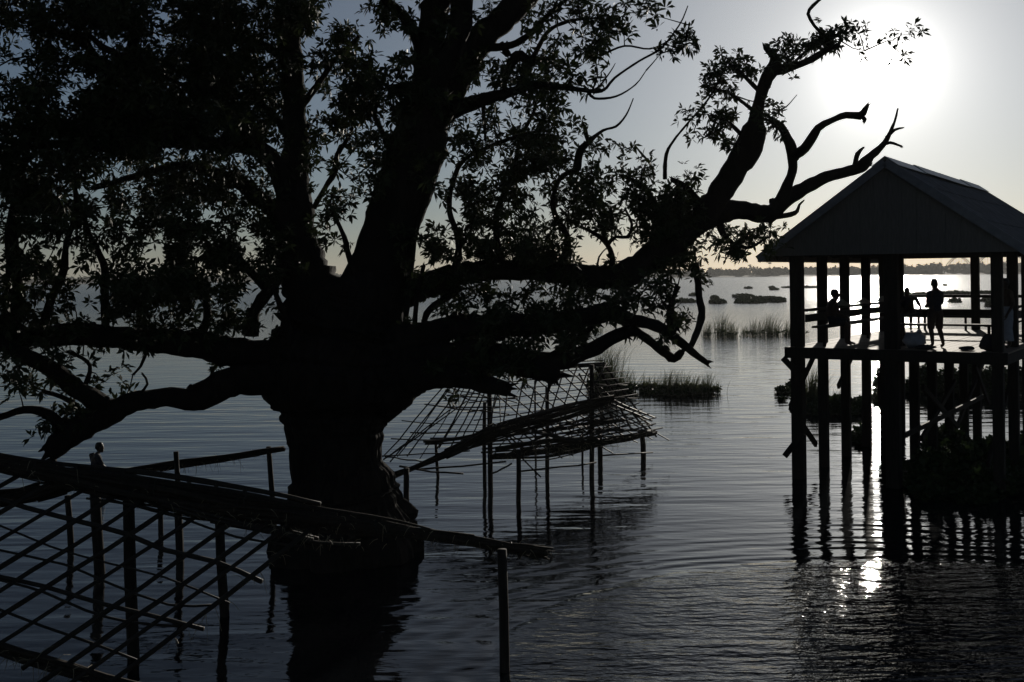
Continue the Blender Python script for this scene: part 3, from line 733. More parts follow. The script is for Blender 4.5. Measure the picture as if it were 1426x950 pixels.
def person(label, origin, yaw, pose, shirt=CLOTH_D, lower=CLOTH_B, headyaw=0.0, skirt=False, group='people at the lake'):
    """pose: dict of joint positions in body space (x right, y forward, z up)"""
    J, B = {}, []
    p = {k: Vector(v) for k, v in pose.items()}
    J['pelvis'] = (p['pelvis'], (.135, .10))
    J['waist'] = (p['pelvis'].lerp(p['neck'], .33), (.128, .10))
    J['chest'] = (p['pelvis'].lerp(p['neck'], .72), (.138, .105))
    J['neckb'] = (p['neck'], .06)
    hd = (p['head'] - p['neck']).normalized()
    J['neckt'] = (p['neck'] + hd * .075, .056)
    B += [('pelvis', 'waist'), ('waist', 'chest'), ('chest', 'neckb'), ('neckb', 'neckt')]
    for sd in 'LR':
        J['sh' + sd] = (p['sh' + sd], .062); B.append(('chest', 'sh' + sd))
        J['el' + sd] = (p['el' + sd], .042); B.append(('sh' + sd, 'el' + sd))
        J['wr' + sd] = (p['wr' + sd], .028); B.append(('el' + sd, 'wr' + sd))
        fd = p['wr' + sd] - p['el' + sd]
        hand(J, B, 'wr' + sd, p['wr' + sd], p.get('hd' + sd, fd), (0.3 if sd == 'L' else -.3, .6, -.6), .7)
        if 'kn' + sd in p:
            J['hp' + sd] = (p['hp' + sd], .085); B.append(('pelvis', 'hp' + sd))
            J['kn' + sd] = (p['kn' + sd], .062); B.append(('hp' + sd, 'kn' + sd))
            mid = p['kn' + sd].lerp(p['an' + sd], .35)
            J['cf' + sd] = (mid + Vector((0, -.015, 0)), .058); B.append(('kn' + sd, 'cf' + sd))
            J['an' + sd] = (p['an' + sd], .037); B.append(('cf' + sd, 'an' + sd))
            ft = p['an' + sd] + Vector((0, .15, -.055)) + (Vector((.04, 0, 0)) if sd == 'R' else Vector((-.04, 0, 0)))
            J['ft' + sd] = (ft, (.04, .026)); B.append(('an' + sd, 'ft' + sd))
    me = skin_mesh(J, B, 'pelvis', 2)
    # head with a face, joined into the body
    hb = MB(); c = p['head']; cy, sy = math.cos(headyaw), math.sin(headyaw)
    def hp(x, y, z): return c + Vector((x * cy - y * sy, x * sy + y * cy, z))
    rings = []
    for z, rx, ry, oy in ((-.125, .02, .025, .045), (-.115, .045, .055, .03), (-.09, .058, .075, .015), (-.05, .068, .09, .004), (0, .074, .098, 0), (.045, .075, .1, -.004), (.08, .066, .09, -.008), (.105, .045, .064, -.01), (.117, .015, .02, -.01)):
        rings.append([hp(math.cos(a) * rx, math.sin(a) * ry + oy, z) for a in np.linspace(0, 2 * math.pi, 18, endpoint=False)])
    hb.loft(rings)
    hb.loft([[hp(x, .085 + y, z) for x, y in ((-.006, 0), (.006, 0), (0, .010))] for z in (.012,)] + [[hp(x, .085 + y, -.035) for x, y in ((-.016, -.01), (.016, -.01), (0, .032))], [hp(x, .08 + y, -.043) for x, y in ((-.012, 0), (.012, 0), (0, .012))]])
    for sgn in (-1, 1):
        hb.tube([hp(sgn * .072, -.005, .015), hp(sgn * .084, -.016, .005), hp(sgn * .083, -.012, -.02), hp(sgn * .072, -.003, -.035)], [.010, .013, .012, .007], 6)
        hb.tube([hp(sgn * .030 - .010, .087, .004), hp(sgn * .030 + .010, .087, .004)], .009, 6)
    hb.tube([hp(-.024, .083, -.072), hp(0, .092, -.07), hp(.024, .083, -.072)], .008, 6)
    vs = [v.co.copy() for v in me.vertices]; fs = [tuple(f.vertices) for f in me.polygons]
    M = Matrix.Translation(origin) @ Matrix.Rotation(yaw, 4, 'Z')
    body = MB().add(vs, fs).add(hb.v, hb.f)
    body.v = [tuple(M @ Vector(q)) for q in body.v]
    t = thing('person', label, 'person', origin, group)
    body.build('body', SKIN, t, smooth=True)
    def cl(mb, name, m, sm=True):
        mb.v = [tuple(M @ Vector(q)) for q in mb.v]; return mb.build(name, m, t, smooth=sm)
    # hair cap
    hr = MB(); rings = []
    for z, r in ((-.02, 1.06), (.03, 1.09), (.07, 1.10), (.10, 1.10), (.122, 1.0), (.135, .5)):
        zz = min(z, .115); k = max(.03, 1 - max(0, (z - .03) / .12) ** 2.2) ** .5
        front = .55 if z < .05 else 1.0
        rings.append([hp(math.cos(a) * .078 * k, (math.sin(a) * (.103 if math.sin(a) < 0 else .103 * front) * k) - .012, z) for a in np.linspace(0, 2 * math.pi, 18, endpoint=False)])
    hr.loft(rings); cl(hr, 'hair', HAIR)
    if shirt:
        sh = MB()
        ax = [p['pelvis'].lerp(p['neck'], k) for k in (.06, .25, .5, .75, .93, 1.0)]
        side = (p['shR'] - p['shL']).normalized(); up = (p['neck'] - p['pelvis']).normalized(); fr = up.cross(side) * -1
        rings = [[a + side * math.cos(q) * rx + fr * math.sin(q) * ry for q in np.linspace(0, 2 * math.pi, 18, endpoint=False)] for a, rx, ry in zip(ax, (.15, .145, .155, .168, .125, .066), (.12, .115, .12, .12, .09, .066))]
        sh.loft(rings, close=False)
        for sd in 'LR':
            a, b = p['sh' + sd], p['el' + sd]
            sh.tube([a.lerp(p['neck'], .45), a, a.lerp(b, .5), a.lerp(b, .85)], [.06, .066, .058, .054], 10)
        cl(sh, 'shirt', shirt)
    if lower and 'knL' in p:
        lw = MB()
        if skirt:
            k = (p['knL'] + p['knR']) / 2; a_ = (p['anL'] + p['anR']) / 2
            ax = [p['pelvis'] + Vector((0, 0, .12)), p['pelvis'], p['pelvis'].lerp(k, .5), k, k.lerp(a_, .75)]
            lw.loft([[q + Vector((math.cos(t_) * rx, math.sin(t_) * ry, 0)) for t_ in np.linspace(0, 2 * math.pi, 18, endpoint=False)] for q, rx, ry in zip(ax, (.16, .19, .2, .2, .2), (.125, .15, .16, .15, .15))], close=False)
        else:
            for sd in 'LR':
                a, b = p['hp' + sd], p['kn' + sd]
                lw.tube([p['pelvis'].lerp(a, .6) + Vector((0, 0, .08)), a, a.lerp(b, .5), a.lerp(b, .95)], [.105, .105, .092, .08], 12)
        cl(lw, 'longyi' if skirt else 'shorts', lower)
    return t, (lambda q: M @ Vector(q))

STAND = dict(pelvis=(0, 0, .86), neck=(0, -.01, 1.36), head=(0, .02, 1.515), shL=(-.155, 0, 1.31), shR=(.155, 0, 1.31),
             elL=(-.20, .0, 1.04), elR=(.20, .02, 1.05), wrL=(-.14, .20, .98), wrR=(.13, .20, 1.0), hdL=(.8, .3, 0), hdR=(-.8, .3, 0),
             hpL=(-.10, 0, .80), hpR=(.10, 0, .80), knL=(-.11, .02, .44), knR=(.13, .03, .44), anL=(-.10, -.03, .075), anR=(.20, -.02, .075))
def SIT(seat, **kw):
    d = dict(pelvis=(0, 0, seat + .10), neck=(0, .05, seat + .60), head=(0, .09, seat + .755), shL=(-.18, .04, seat + .54), shR=(.18, .04, seat + .54),
             elL=(-.24, .12, seat + .29), elR=(.24, .12, seat + .29), wrL=(-.14, .33, seat + .2), wrR=(.14, .33, seat + .2), hpL=(-.1, .04, seat + .09), hpR=(.1, .04, seat + .09),
             knL=(-.12, .43, seat + .06), knR=(.12, .43, seat + .06), anL=(-.12, .42, .075), anR=(.12, .42, .075))
    d.update(kw); return d
yawU = math.atan2(-U.x, U.y)     # facing along the ridge
q = P(1303, 487, 26.2); q.z = D2
person('person standing alone in shorts, hands together, in the middle of the pavilion deck', q, .25, STAND, headyaw=-.9)
q = G(1.05, .49, D2)
person('person seated on the left bench with one hand raised to the brow', q, yawU - math.pi / 2, SIT(.507, elR=(.40, .16, .98), wrR=(.17, .26, 1.24), hdR=(-.6, .05, .25), head=(.02, .12, 1.27)), CLOTH_B, CLOTH_D)
q = G(SP * 5 - .45, .42, D2)
person('person seated on the back bench beside the thick post, leaning on one arm', q, yawU + math.pi, SIT(.447, neck=(.05, .08, 1.03), head=(.06, .12, 1.19), elL=(-.30, .0, .74), wrL=(-.36, .05, .52), hdL=(-.1, .6, -.1)), CLOTH_D, CLOTH_B)
q = G(1.55, 4.5, D2)
person('person in long cloth standing at the right front post', q, yawU + 2.4, {**STAND, 'elL': (-.24, -.02, 1.03), 'wrL': (-.20, .12, .80), 'hdL': (0, .3, -.8), 'elR': (.24, -.02, 1.03), 'wrR': (.20, .12, .80), 'hdR': (0, .3, -.8), 'anR': (.12, -.03, .075)}, CLOTH_B, CLOTH_P, skirt=True)
q = W(132, 672); q.z = -.64
person('person wading waist deep behind the long bamboo ridge', q, -.75, {**STAND, 'neck': (0, .08, 1.34), 'head': (0, .14, 1.50), 'elL': (-.26, .1, 1.06), 'wrL': (-.2, .3, .96), 'elR': (.25, .1, 1.06), 'wrR': (.18, .3, .96)}, CLOTH_D, CLOTH_B, headyaw=-.3)

# ------------------------------------------------------------------ bamboo roof frames over the water
def pole_pts(a, b, sag=0.0, n=5, j=.006):
    return [a.lerp(b, i / n) + Vector((random.gauss(0, j), random.gauss(0, j), random.gauss(0, j) - sag * 4 * (i / n) * (1 - i / n))) for i in range(n + 1)]
def pole(mb, a, b, r, sag=0.0, n=5, j=.006, sides=6, over=0.0):
    j *= .5; sag *= .6
    a, b = Vector(a), Vector(b); t = (b - a).normalized()
    a = a - t * over * random.random(); b = b + t * over * random.random()
    mb.tube(pole_pts(a, b, sag, n, j), [r * random.uniform(.9, 1.1) * (1.08 - .16 * i / n) for i in range(n + 1)], sides)
def wpost(parent, base_px, top_px, r, lean=0):
    """post from under the water up; base pixel is where it meets the water"""
    b = W(*base_px); t = P(top_px[0], top_px[1], b.y)
    m = MB().tube([b + (b - t).normalized() * 1.6, b, b.lerp(t, .5) + Vector((random.gauss(0, .01), 0, 0)), t], [r * 1.05, r, r * .98, r * .92], 8, .12)
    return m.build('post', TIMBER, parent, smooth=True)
def straw(parent, line, n, spread, L0=.08, L1=.28):
    mb = MB()
    for _ in range(n):
        i = random.randrange(len(line) - 1); c = Vector(line[i]).lerp(Vector(line[i + 1]), random.random())
        c += Vector((random.gauss(0, spread), random.gauss(0, spread), random.gauss(0, spread * .6)))
        d = Vector((random.gauss(0, .6), random.gauss(0, .6), random.gauss(-.5, .5))).normalized(); L_ = random.uniform(L0, L1)
        mb.tube([c, c + d * L_ * .5, c + d * L_ + Vector((0, 0, -.3 * L_))], [.004, .0035, .002], 3, caps=False)
    o = mb.build('loose_straw', STRAW, parent); o['kind'] = 'stuff'; return o
def bundle(mb, line, n, rad, r0, r1, j=.02):
    """n long poles laid side by side along a line; rad = spread at each station"""
    line = [Vector(q) for q in line]
    for k in range(n):
        an = random.uniform(0, 2 * math.pi); q = math.sqrt(random.random())
        i0 = random.choice([0, 0, 0, 1, 2]) if len(line) > 4 else 0
        i1 = len(line) - random.choice([0, 0, 1, 2]) if len(line) > 4 else len(line)
        if k == 0: i0, i1 = 0, len(line)
        pts = [line[i] + Vector((random.gauss(0, j), math.cos(an) * q * rad[i], math.sin(an) * q * rad[i] + random.gauss(0, j * .5))) for i in range(i0, i1)]
        if len(pts) < 2: continue
        A = spline([tuple(p) + (0,) for p in pts], .3)
        r = random.uniform(r0, r1)
        mb.tube([Vector(a[:3]) for a in A], [r * random.uniform(.88, 1.12) for _ in A], 6)

# --- near frame
DN = 14.5
near = thing('bamboo_roof_frame', 'large broken bamboo lattice roof frame in the left foreground, below the tree', 'bamboo frame', P(300, 800, DN), 'bamboo roof frames over the water')
near.location.z = 0; BASE[near.name] = Vector(near.location)
cl = [(-120, 622), (-40, 639), (60, 658), (150, 676), (250, 694), (350, 712), (450, 723), (550, 737), (650, 753), (760, 771)]
line = [P(x, y, DN) for x, y in cl]
rd = [.09, .09, .10, .13, .15, .14, .11, .05, .04, .025]
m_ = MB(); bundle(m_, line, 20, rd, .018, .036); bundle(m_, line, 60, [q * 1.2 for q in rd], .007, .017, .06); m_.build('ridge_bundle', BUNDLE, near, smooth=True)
for x in (40, 205, 330, 520, 640, 700):
    y = np.interp(x, [c[0] for c in cl], [c[1] for c in cl]); q = np.interp(x, [c[0] for c in cl], rd) + .02; c = P(x, y, DN)
    MB().tube([c + Vector((.01 * k + random.gauss(0, .008), math.cos(k * .7) * q, math.sin(k * .7) * q)) for k in range(20)], .009, 5).build('lashing', BAMBOO, near)
m_ = MB()
up = [(-80, 622), (0, 633), (60, 643), (130, 650), (225, 661), (320, 676), (400, 691), (445, 702)]
bundle(m_, [P(x, y, DN + .15) for x, y in up], 2, [.015] * 8, .025, .034, .01)
bundle(m_, [P(x, y + 9, DN + .1) for x, y in up], 2, [.02] * 8, .02, .03, .02)
for x, y in ((60, 648), (105, 652), (170, 660), (262, 672), (300, 680), (340, 686)):
    pole(m_, P(x, y - 6, DN + .1), P(x + 6, y + 26, DN + .05), .025, n=2)
m_.build('upper_ridge_pole', BAMBOO, near, smooth=True)
m_ = MB(); sl = [(-90, 706), (0, 697), (50, 689), (95, 680), (150, 664)]
bundle(m_, [P(x, y, DN + .7) for x, y in sl], 26, [.13, .13, .12, .09, .06], .01, .035, .04); m_.build('side_bundle', BUNDLE, near, smooth=True)
m_ = MB(); fr = [(225, 690), (300, 709), (370, 725), (440, 741), (500, 748)]
bundle(m_, [P(x, y + 6, DN - .1) for x, y in fr], 7, [.1, .13, .12, .1, .06], .018, .032, .03); m_.build('loose_poles', BAMBOO, near, smooth=True)
straw(near, line, 300, .10, .05, .16); straw(near, [P(x, y + 8, DN - .2) for x, y in fr], 90, .06, .05, .14)
# rafters of the near slope
topP, botP = P(446, 729, DN), P(158, 946, 11.9)
Dv = botP - topP
m_ = MB()
tops = [446, 408, 384, 338, 292, 246, 204, 168, 122, 78, 34, -10, -54, -98]
for k, x in enumerate(tops):
    y = np.interp(x, [c[0] for c in cl], [c[1] for c in cl])
    a = P(x + random.uniform(-4, 4), y + 6, DN); b = a + Dv * random.uniform(.97, 1.08) + Vector((random.gauss(0, .05), 0, 0))
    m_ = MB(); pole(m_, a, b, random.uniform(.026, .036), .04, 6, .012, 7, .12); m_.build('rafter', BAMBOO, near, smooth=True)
m_ = MB()
def on_slope(px, py, below=.05):
    """point on the near slope seen at a pixel"""
    a, b, c = P(446, 729, DN), P(34, 660, DN), P(158, 946, 11.9)
    nrm = (b - a).cross(c - a).normalized(); o = Vector((0, 0, H)); d = P(px, py, 1.0) - o
    return o + d * ((a - o).dot(nrm) / d.dot(nrm)) - nrm * below * (1 if nrm.z > 0 else -1)
for pts, r in (([(-60, 672), (37, 703), (110, 722), (177, 740), (230, 762), (300, 778), (365, 806)], .032), ([(-60, 783), (0, 799), (60, 812), (140, 836), (207, 852), (284, 872)], .026), ([(-60, 790), (10, 806), (60, 820), (120, 846), (180, 862), (250, 868)], .016),
               ([(-60, 742), (0, 762), (90, 782), (147, 806), (235, 838), (300, 838)], .015), ([(-60, 826), (0, 845), (60, 868), (130, 892), (190, 915)], .016), ([(120, 690), (190, 700), (250, 716), (330, 744), (420, 757)], .016), ([(-60, 715), (0, 728), (70, 757), (150, 780), (230, 800), (320, 836)], .013), ([(40, 640), (120, 668), (200, 690)], .02)):
    A = spline([tuple(on_slope(*q)) + (0,) for q in pts], .3)
    m_ = MB(); m_.tube([Vector(a[:3]) for a in A], r, 6); m_.build('purlin', BAMBOO, near, smooth=True)
m_ = MB(); bundle(m_, [on_slope(x, y, .06) for x, y in ((-90, 860), (0, 898), (50, 913), (100, 928), (160, 946), (200, 956))], 8, [.05] * 6, .02, .035, .015); m_.build('eave_bundle', BUNDLE, near, smooth=True)
straw(near, [on_slope(x, y) for x, y in ((0, 898), (50, 913), (100, 928), (160, 946))], 60, .05)
straw(near, [on_slope(x, y) for x, y in ((446, 729), (368, 788), (236, 891))], 30, .03)
for bpx, tpx, r in (((99, 762), (94, 690), .065), ((139, 796), (132, 676), .10), ((186, 915), (179, 688), .085), ((224, 742), (221, 690), .055), ((251, 778), (247, 690), .075), ((313, 858), (305, 705), .075), ((703, 935), (699, 765), .066)):
    wpost(near, bpx, tpx, r)

# --- short rail on two posts behind the near frame
rb = W(380, 690)
hr_ = thing('bamboo_rail', 'sloping bamboo rail lashed to two thin posts left of the tree trunk', 'rail', W(248, 700))
m_ = MB(); bundle(m_, [P(130, 664, 19.8), P(180, 657, 20), P(220, 650, 20.2), P(260, 644, 20.4), P(310, 638, 20.7), P(360, 630, 21), P(396, 624, 21.3)], 9, [.10, .09, .09, .08, .06, .045, .03], .02, .04, .02)
m_.build('pole_bundle', BUNDLE, hr_, smooth=True)
straw(hr_, [P(180, 659, 20), P(260, 646, 20.4), P(390, 628, 21.2)], 60, .04)
wpost(hr_, (252, 782), (245, 629), .05); b_ = P(385, 712, 21.2); wpost(hr_, (383, 752), (374, 622), .055)

# --- far sagging frame
far = thing('bamboo_roof_frame', 'collapsed bamboo roof skeleton of bare crossed poles right of the trunk, near the reeds', 'bamboo frame', W(720, 670), 'bamboo roof frames over the water')
RA, RB = P(655, 519, 27), P(842, 507, 28.6)
C1, C2 = P(690, 594, 25.4), P(850, 556, 27.6)
E1, E2 = P(688, 634, 24.9), P(912, 602, 29.6)
HL1, HL2 = P(534, 636, 26.5), P(600, 650, 25)
m_ = MB(); bundle(m_, [RA, RA.lerp(RB, .35), RA.lerp(RB, .7), RB], 4, [.05] * 4, .02, .035, .01)
pole(m_, RA + Z * .12, RB + Z * .10, .018); m_.build('ridge_pole', BAMBOO, far, smooth=True)
m_ = MB()     # upright lattice below the ridge
for k in range(11):
    t = k / 10
    a = RA.lerp(RB, t + random.uniform(-.015, .015)); 
    for sg in (-1, 1):
        b = C1.lerp(C2, min(1.02, max(-.05, t + sg * .24)))
        if abs((t + sg * .24) - .5) < .62: pole(m_, a, b, .019, 0, 4, .01, 5, .1)
for k in range(6):
    t = (k + .6) / 6.4
    pole(m_, RA.lerp(C1, t) - Vector((.3, 0, 0)), RB.lerp(C2, t) + Vector((.1 + .1 * k, 0, 0)), .014, .03, 5, .015, 5, .35)
m_.build('lattice', BAMBOO, far, smooth=True)
m_ = MB()     # left hip: poles fanning down to the water
for k in range(12):
    t = k / 11
    a = P(628, 545, 27).lerp(P(700, 550, 26.6), t) + Vector((random.gauss(0, .04), 0, 0)) + Z * (.42 - .25 * t)
    b = HL1.lerp(P(690, 602, 25.3), t) + Vector((random.gauss(0, .07), 0, random.gauss(-.02, .06)))
    pole(m_, a, b, random.uniform(.013, .022), .05, 5, .02, 5, .25)
for k in range(5):
    t = k / 4
    a = P(640, 540, 27).lerp(HL1, t) - Vector((.25, 0, 0)); b = P(705, 560, 26.4).lerp(P(640, 628, 24.6), t) + Vector((.2, 0, 0))
    pole(m_, a, b, random.uniform(.010, .018), .03, 5, .025, 5, .35)
for a, b in (((540, 636, 26.6), (628, 570, 26.8)), ((534, 640, 26.4), (650, 560, 26.6)), ((622, 550, 27), (720, 556, 26.5)), ((612, 566, 27), (700, 566, 26.5)), ((572, 602, 26.6), (690, 600, 25.8)), ((538, 636, 26.5), (588, 642, 25.6)), ((600, 612, 26), (680, 606, 25.6)), ((620, 545, 27), (664, 558, 26.7))):
    pole(m_, P(*a), P(*b), .018, .02, 5, .02, 5)
m_.build('lattice', BAMBOO, far, smooth=True)
m_ = MB()     # front slope, sagging between the middle bundle and the eave
Em = P(800, 624, 26.5)
def eave(t): return E1.lerp(E2, t) - Z * (.05 * 4 * t * (1 - t))
for k in range(17):
    t = (k + .3) / 17
    a = C1.lerp(C2, max(0, min(1.05, t * 1.1 - .12))) + Vector((random.gauss(0, .05), 0, random.gauss(0, .03))); b = eave(min(1, t * .95 + .12))
    e = b + (b - a).normalized() * random.choice([.1, .15, .5, .8])
    pole(m_, a, e, random.uniform(.014, .022), .05, 5, .02, 5)
    if k % 2: pole(m_, a + Vector((.5, 0, 0)), eave(max(0, t * .95 - .10)), .014, .04, 5, .02, 5)
for k in range(7):
    t = (k + .5) / 7.5
    pole(m_, C1.lerp(E1, t) - Vector((.1, 0, 0)), C2.lerp(E2, t) + Vector((.2, 0, 0)), random.uniform(.014, .024), .20, 7, .03, 5, .5)
for k in range(34):   # loose poles lying over the slope
    a = C1.lerp(E1, random.random()).lerp(C2.lerp(E2, random.random()), random.uniform(.05, .55)) + Z * .04
    pole(m_, a, a + (E2 - E1).normalized() * random.uniform(1.2, 3.2) + Z * random.uniform(-.1, .35), random.uniform(.012, .022), .05, 5, .02, 5)
m_.build('lattice', BAMBOO, far, smooth=True)
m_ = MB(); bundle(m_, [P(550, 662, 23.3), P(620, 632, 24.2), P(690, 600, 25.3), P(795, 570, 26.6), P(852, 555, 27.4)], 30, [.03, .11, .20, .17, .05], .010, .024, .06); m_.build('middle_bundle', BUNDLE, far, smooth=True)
m_ = MB(); bundle(m_, [eave(t) for t in (0, .15, .3, .45, .6, .8, 1)], 28, [.16, .22, .24, .20, .12, .07, .03], .012, .032, .05); m_.build('eave_bundle', BUNDLE, far, smooth=True)
m_ = MB(); bundle(m_, [P(592, 617, 25.5), P(640, 612, 25.3), P(700, 600, 25.3)], 4, [.05] * 3, .02, .03, .02); bundle(m_, [P(810, 590, 27), P(850, 585, 28), P(872, 583, 28.6)], 5, [.05] * 3, .02, .03, .02)
bundle(m_, [P(742, 600, 25.6), P(800, 612, 26.4), P(850, 600, 27.6), P(905, 600, 29)], 4, [.05] * 4, .015, .025, .02); m_.build('loose_poles', BAMBOO, far, smooth=True)
m_ = MB()     # right hip
for a, b in (((826, 508, 28.4), (906, 606, 29.6)), ((840, 506, 28.6), (914, 608, 29.8)), ((834, 512, 28.4), (880, 600, 29)), ((838, 545, 28), (908, 593, 29.6)), ((846, 560, 27.6), (908, 586, 29.6)), ((850, 556, 27.6), (912, 582, 29.8)), ((820, 520, 28.2), (862, 600, 28.4)), ((806, 520, 28), (848, 594, 28))):
    pole(m_, P(*a), P(*b), .028, .02, 5, .008, 5)
for k in range(4):
    t = (k + 1.6) / 5.5
    pole(m_, P(826, 508, 28.4).lerp(P(860, 600, 28.4), t) - Vector((.2, 0, 0)), P(840, 506, 28.6).lerp(P(914, 606, 29.8), t) + Vector((.04, 0, 0)), .013, .02, 4, .015, 5, .25)
m_.build('lattice', BAMBOO, far, smooth=True)
m_ = MB()     # low rails close to the water
for a, b in (((585, 654, 24.6), (700, 644, 25)), ((690, 634, 25.4), (735, 632, 25.6)), ((735, 655, 25.6), (822, 645, 27)), ((845, 634, 28), (905, 630, 30)), ((560, 650, 24.5), (640, 660, 24.2)), ((690, 657, 25), (704, 650, 25))):
    pole(m_, P(*a), P(*b), .022, .02, 4, .015, 6, .3)
m_.build('low_rail', BAMBOO, far, smooth=True)
for bpx, tpx, r in (((683, 672), (681, 520), .065), ((675, 664), (675, 560), .05), ((824, 664), (824, 508), .062), ((762, 662), (762, 540), .055), ((610, 664), (607, 618), .04), ((567, 728), (566, 652), .06), ((722, 698), (722, 626), .055), ((836, 643), (835, 598), .07), ((896, 637), (894, 604), .075), ((746, 628), (745, 530), .03), ((811, 644), (811, 600), .03)):
    wpost(far, bpx, tpx, r)
straw(far, [E1, Em, E2], 140, .12); straw(far, [C1, C2], 90, .1)

# ------------------------------------------------------------------ reeds and floating plants
def reeds(name, label, spots, cat='reeds', group='reed beds in the shallows', leafy=0):
    """spots: (px,py,half width px,height m,blades)"""
    c0 = W(*spots[len(spots) // 2][:2])
    t = thing(name, label, cat, c0, group)
    V, Q = [], []
    for px, py, hw, h, nb in spots:
        for _ in range(nb):
            b = W(px + random.gauss(0, hw * .55), py + random.gauss(0, 1.0)); b.z = -.05
            hh = h * random.uniform(.45, 1.1); an = random.gauss(.25, .35); dirx = Vector((math.sin(an), random.gauss(0, .25), 0))
            w = random.uniform(.006, .014); pts = []
            for s in range(5):
                u = s / 4; pts.append(b + Z * hh * u * (1 - .12 * u) + dirx * hh * .55 * u * u)
            sd = Vector((random.gauss(0, 1), random.gauss(0, 1), 0)).normalized()
            base = len(V)
            for s in range(5):
                ww = w * (1 - (s / 4) ** 2 * .9); V.append(tuple(pts[s] - sd * ww)); V.append(tuple(pts[s] + sd * ww))
            for s in range(4): Q.append((base + 2 * s, base + 2 * s + 1, base + 2 * s + 3, base + 2 * s + 2))
    np_mesh('reed_blades', np.array(V), np.array(Q), REED, t)['kind'] = 'stuff'
    if leafy:
        Cs = []
        for px, py, hw, h, nb in spots:
            for _ in range(int(leafy * hw)):
                b = W(px + random.gauss(0, hw * .6), py + random.gauss(0, 1.2)); Cs.append((b.x, b.y, random.uniform(0, .18) * h + .02))
        v, q = leaf_quads(np.array(Cs), rng.normal(size=(len(Cs), 3)) * .4 + np.array([0, 0, 1]), 5, .10, .24, .5, .3, 1.3)
        np_mesh('floating_leaves', v, q, HYA, t)['kind'] = 'stuff'
    return t
reeds('reed_bed', 'tall reed bed in open water just right of the collapsed bamboo frame', [(845, 545, 18, 2.4, 380), (872, 546, 14, 1.2, 200), (905, 545, 18, .9, 220), (936, 549, 18, 1.3, 240), (962, 549, 16, 1.0, 200), (985, 548, 14, 1.1, 130), (948, 550, 24, .6, 300), (830, 540, 10, 1.4, 120)], leafy=9)
reeds('reed_bed', 'thin reed line across the open lake between the dead limbs and the pavilion', [(985, 469, 8, 1.5, 140), (1004, 468, 10, 2.2, 200), (1018, 469, 9, 1.5, 190), (1038, 467, 5, 1.2, 60), (1052, 467, 12, 1.7, 170), (1072, 467, 12, 2.0, 220), (1082, 467, 6, 1.2, 80), (1097, 467, 8, 1.6, 120), (1112, 467, 10, 1.4, 100)], leafy=3)
reeds('reed_bed', 'reed clump with leafy water plants behind the left pavilion posts', [(1112, 560, 8, 1.1, 110), (1130, 562, 8, 1.7, 220), (1142, 566, 8, 1.5, 140), (1165, 566, 12, .8, 120)], leafy=6)
reeds('reed_bed', 'short reed tuft low in the water below the boughs, left of the dead limb', [(833, 462, 7, .8, 90), (822, 464, 6, .6, 50)])

def hyacinth(label, spots, size=.14, per=1.0, hgt=.35, group='floating water plant mats', name='water_plant_mat'):
    """spots: (px,py,half width px,half depth px,height m,number)"""
    c0 = W(*spots[0][:2]); t = thing(name, label, 'water plants', c0, group)
    Cs, Hs = [], []
    for px, py, hw, hd, h, nn in spots:
        for _ in range(nn):
            a = random.uniform(0, 6.28); r = math.sqrt(random.random())
            b = W(px + math.cos(a) * r * hw, py + math.sin(a) * r * hd)
            hh = h * (1 - .6 * r * r) * (.55 + .6 * mnoise.noise(Vector((b.x, b.y, 0)) * (.5 / max(h, .2))) + .45 * random.random())
            for k in range(2 if h < .8 else 3):
                Cs.append((b.x + random.gauss(0, .05), b.y + random.gauss(0, .05), max(.015, hh * random.uniform(.1, 1))))
    Cs = np.array(Cs)
    v, q = leaf_quads(Cs, rng.normal(size=Cs.shape) * .5 + np.array([0, 0, 1]), 5, size * .7, size * 1.4, .62, .3, 1.4, .6)
    np_mesh('leaves', v, q, HYA, t)['kind'] = 'stuff'
    mb = MB()
    for i in range(0, len(Cs), 6):
        c = Cs[i]; mb.tube([(c[0], c[1], -.06), (c[0] + random.gauss(0, .03), c[1], c[2] * .5), tuple(c)], .007, 4, caps=False)
    mb.build('stems', HYA, t)['kind'] = 'stuff'
    return t
hyacinth('broad dark bank of water plants filling the water under the pavilion', [(1290, 668, 26, 20, .55, 420), (1330, 660, 40, 26, .75, 800), (1385, 665, 50, 30, .9, 900), (1440, 660, 50, 30, .9, 500), (1320, 628, 30, 10, .8, 380), (1300, 690, 24, 8, .35, 240), (1360, 694, 30, 8, .3, 280)], .15)
hyacinth('leafy bush island beyond the pavilion stilts on the right', [(1290, 545, 18, 3, 1.25, 280), (1320, 546, 18, 3, 1.2, 280), (1350, 548, 20, 3, 1.4, 340), (1385, 548, 26, 3, 1.3, 340), (1430, 548, 30, 3, 1.3, 300), (1228, 540, 8, 2, .9, 70), (1270, 545, 12, 3, 1.0, 160)], .18)
hyacinth('rounded leafy clump between the second and third left pavilion stilts', [(1166, 572, 14, 6, .55, 240), (1180, 574, 12, 6, .5, 180), (1198, 572, 8, 6, .5, 120), (1133, 575, 10, 4, .3, 80)], .16)
hyacinth('small leaf tuft beside the sun glitter under the pavilion', [(1197, 612, 6, 6, .35, 90), (1222, 558, 4, 2, .4, 40)], .15)
hyacinth('scattered low plants left of the pavilion posts, just off the reeds', [(1092, 546, 9, 2, .25, 70), (1102, 541, 6, 2, .3, 60), (1088, 558, 3, 1, .1, 10)], .14)
hyacinth('longest floating plant mat on the open lake', [(1035, 414, 15, 1.2, .6, 260), (1055, 419, 30, 2.0, .7, 700), (1080, 420, 13, 1.6, .8, 300), (1045, 422, 22, 1, .25, 220)], .35)
hyacinth('compact floating mat left of the longest mat', [(995, 416, 5, 1, .6, 90), (999, 422, 11, 1.4, .6, 220)], .35)
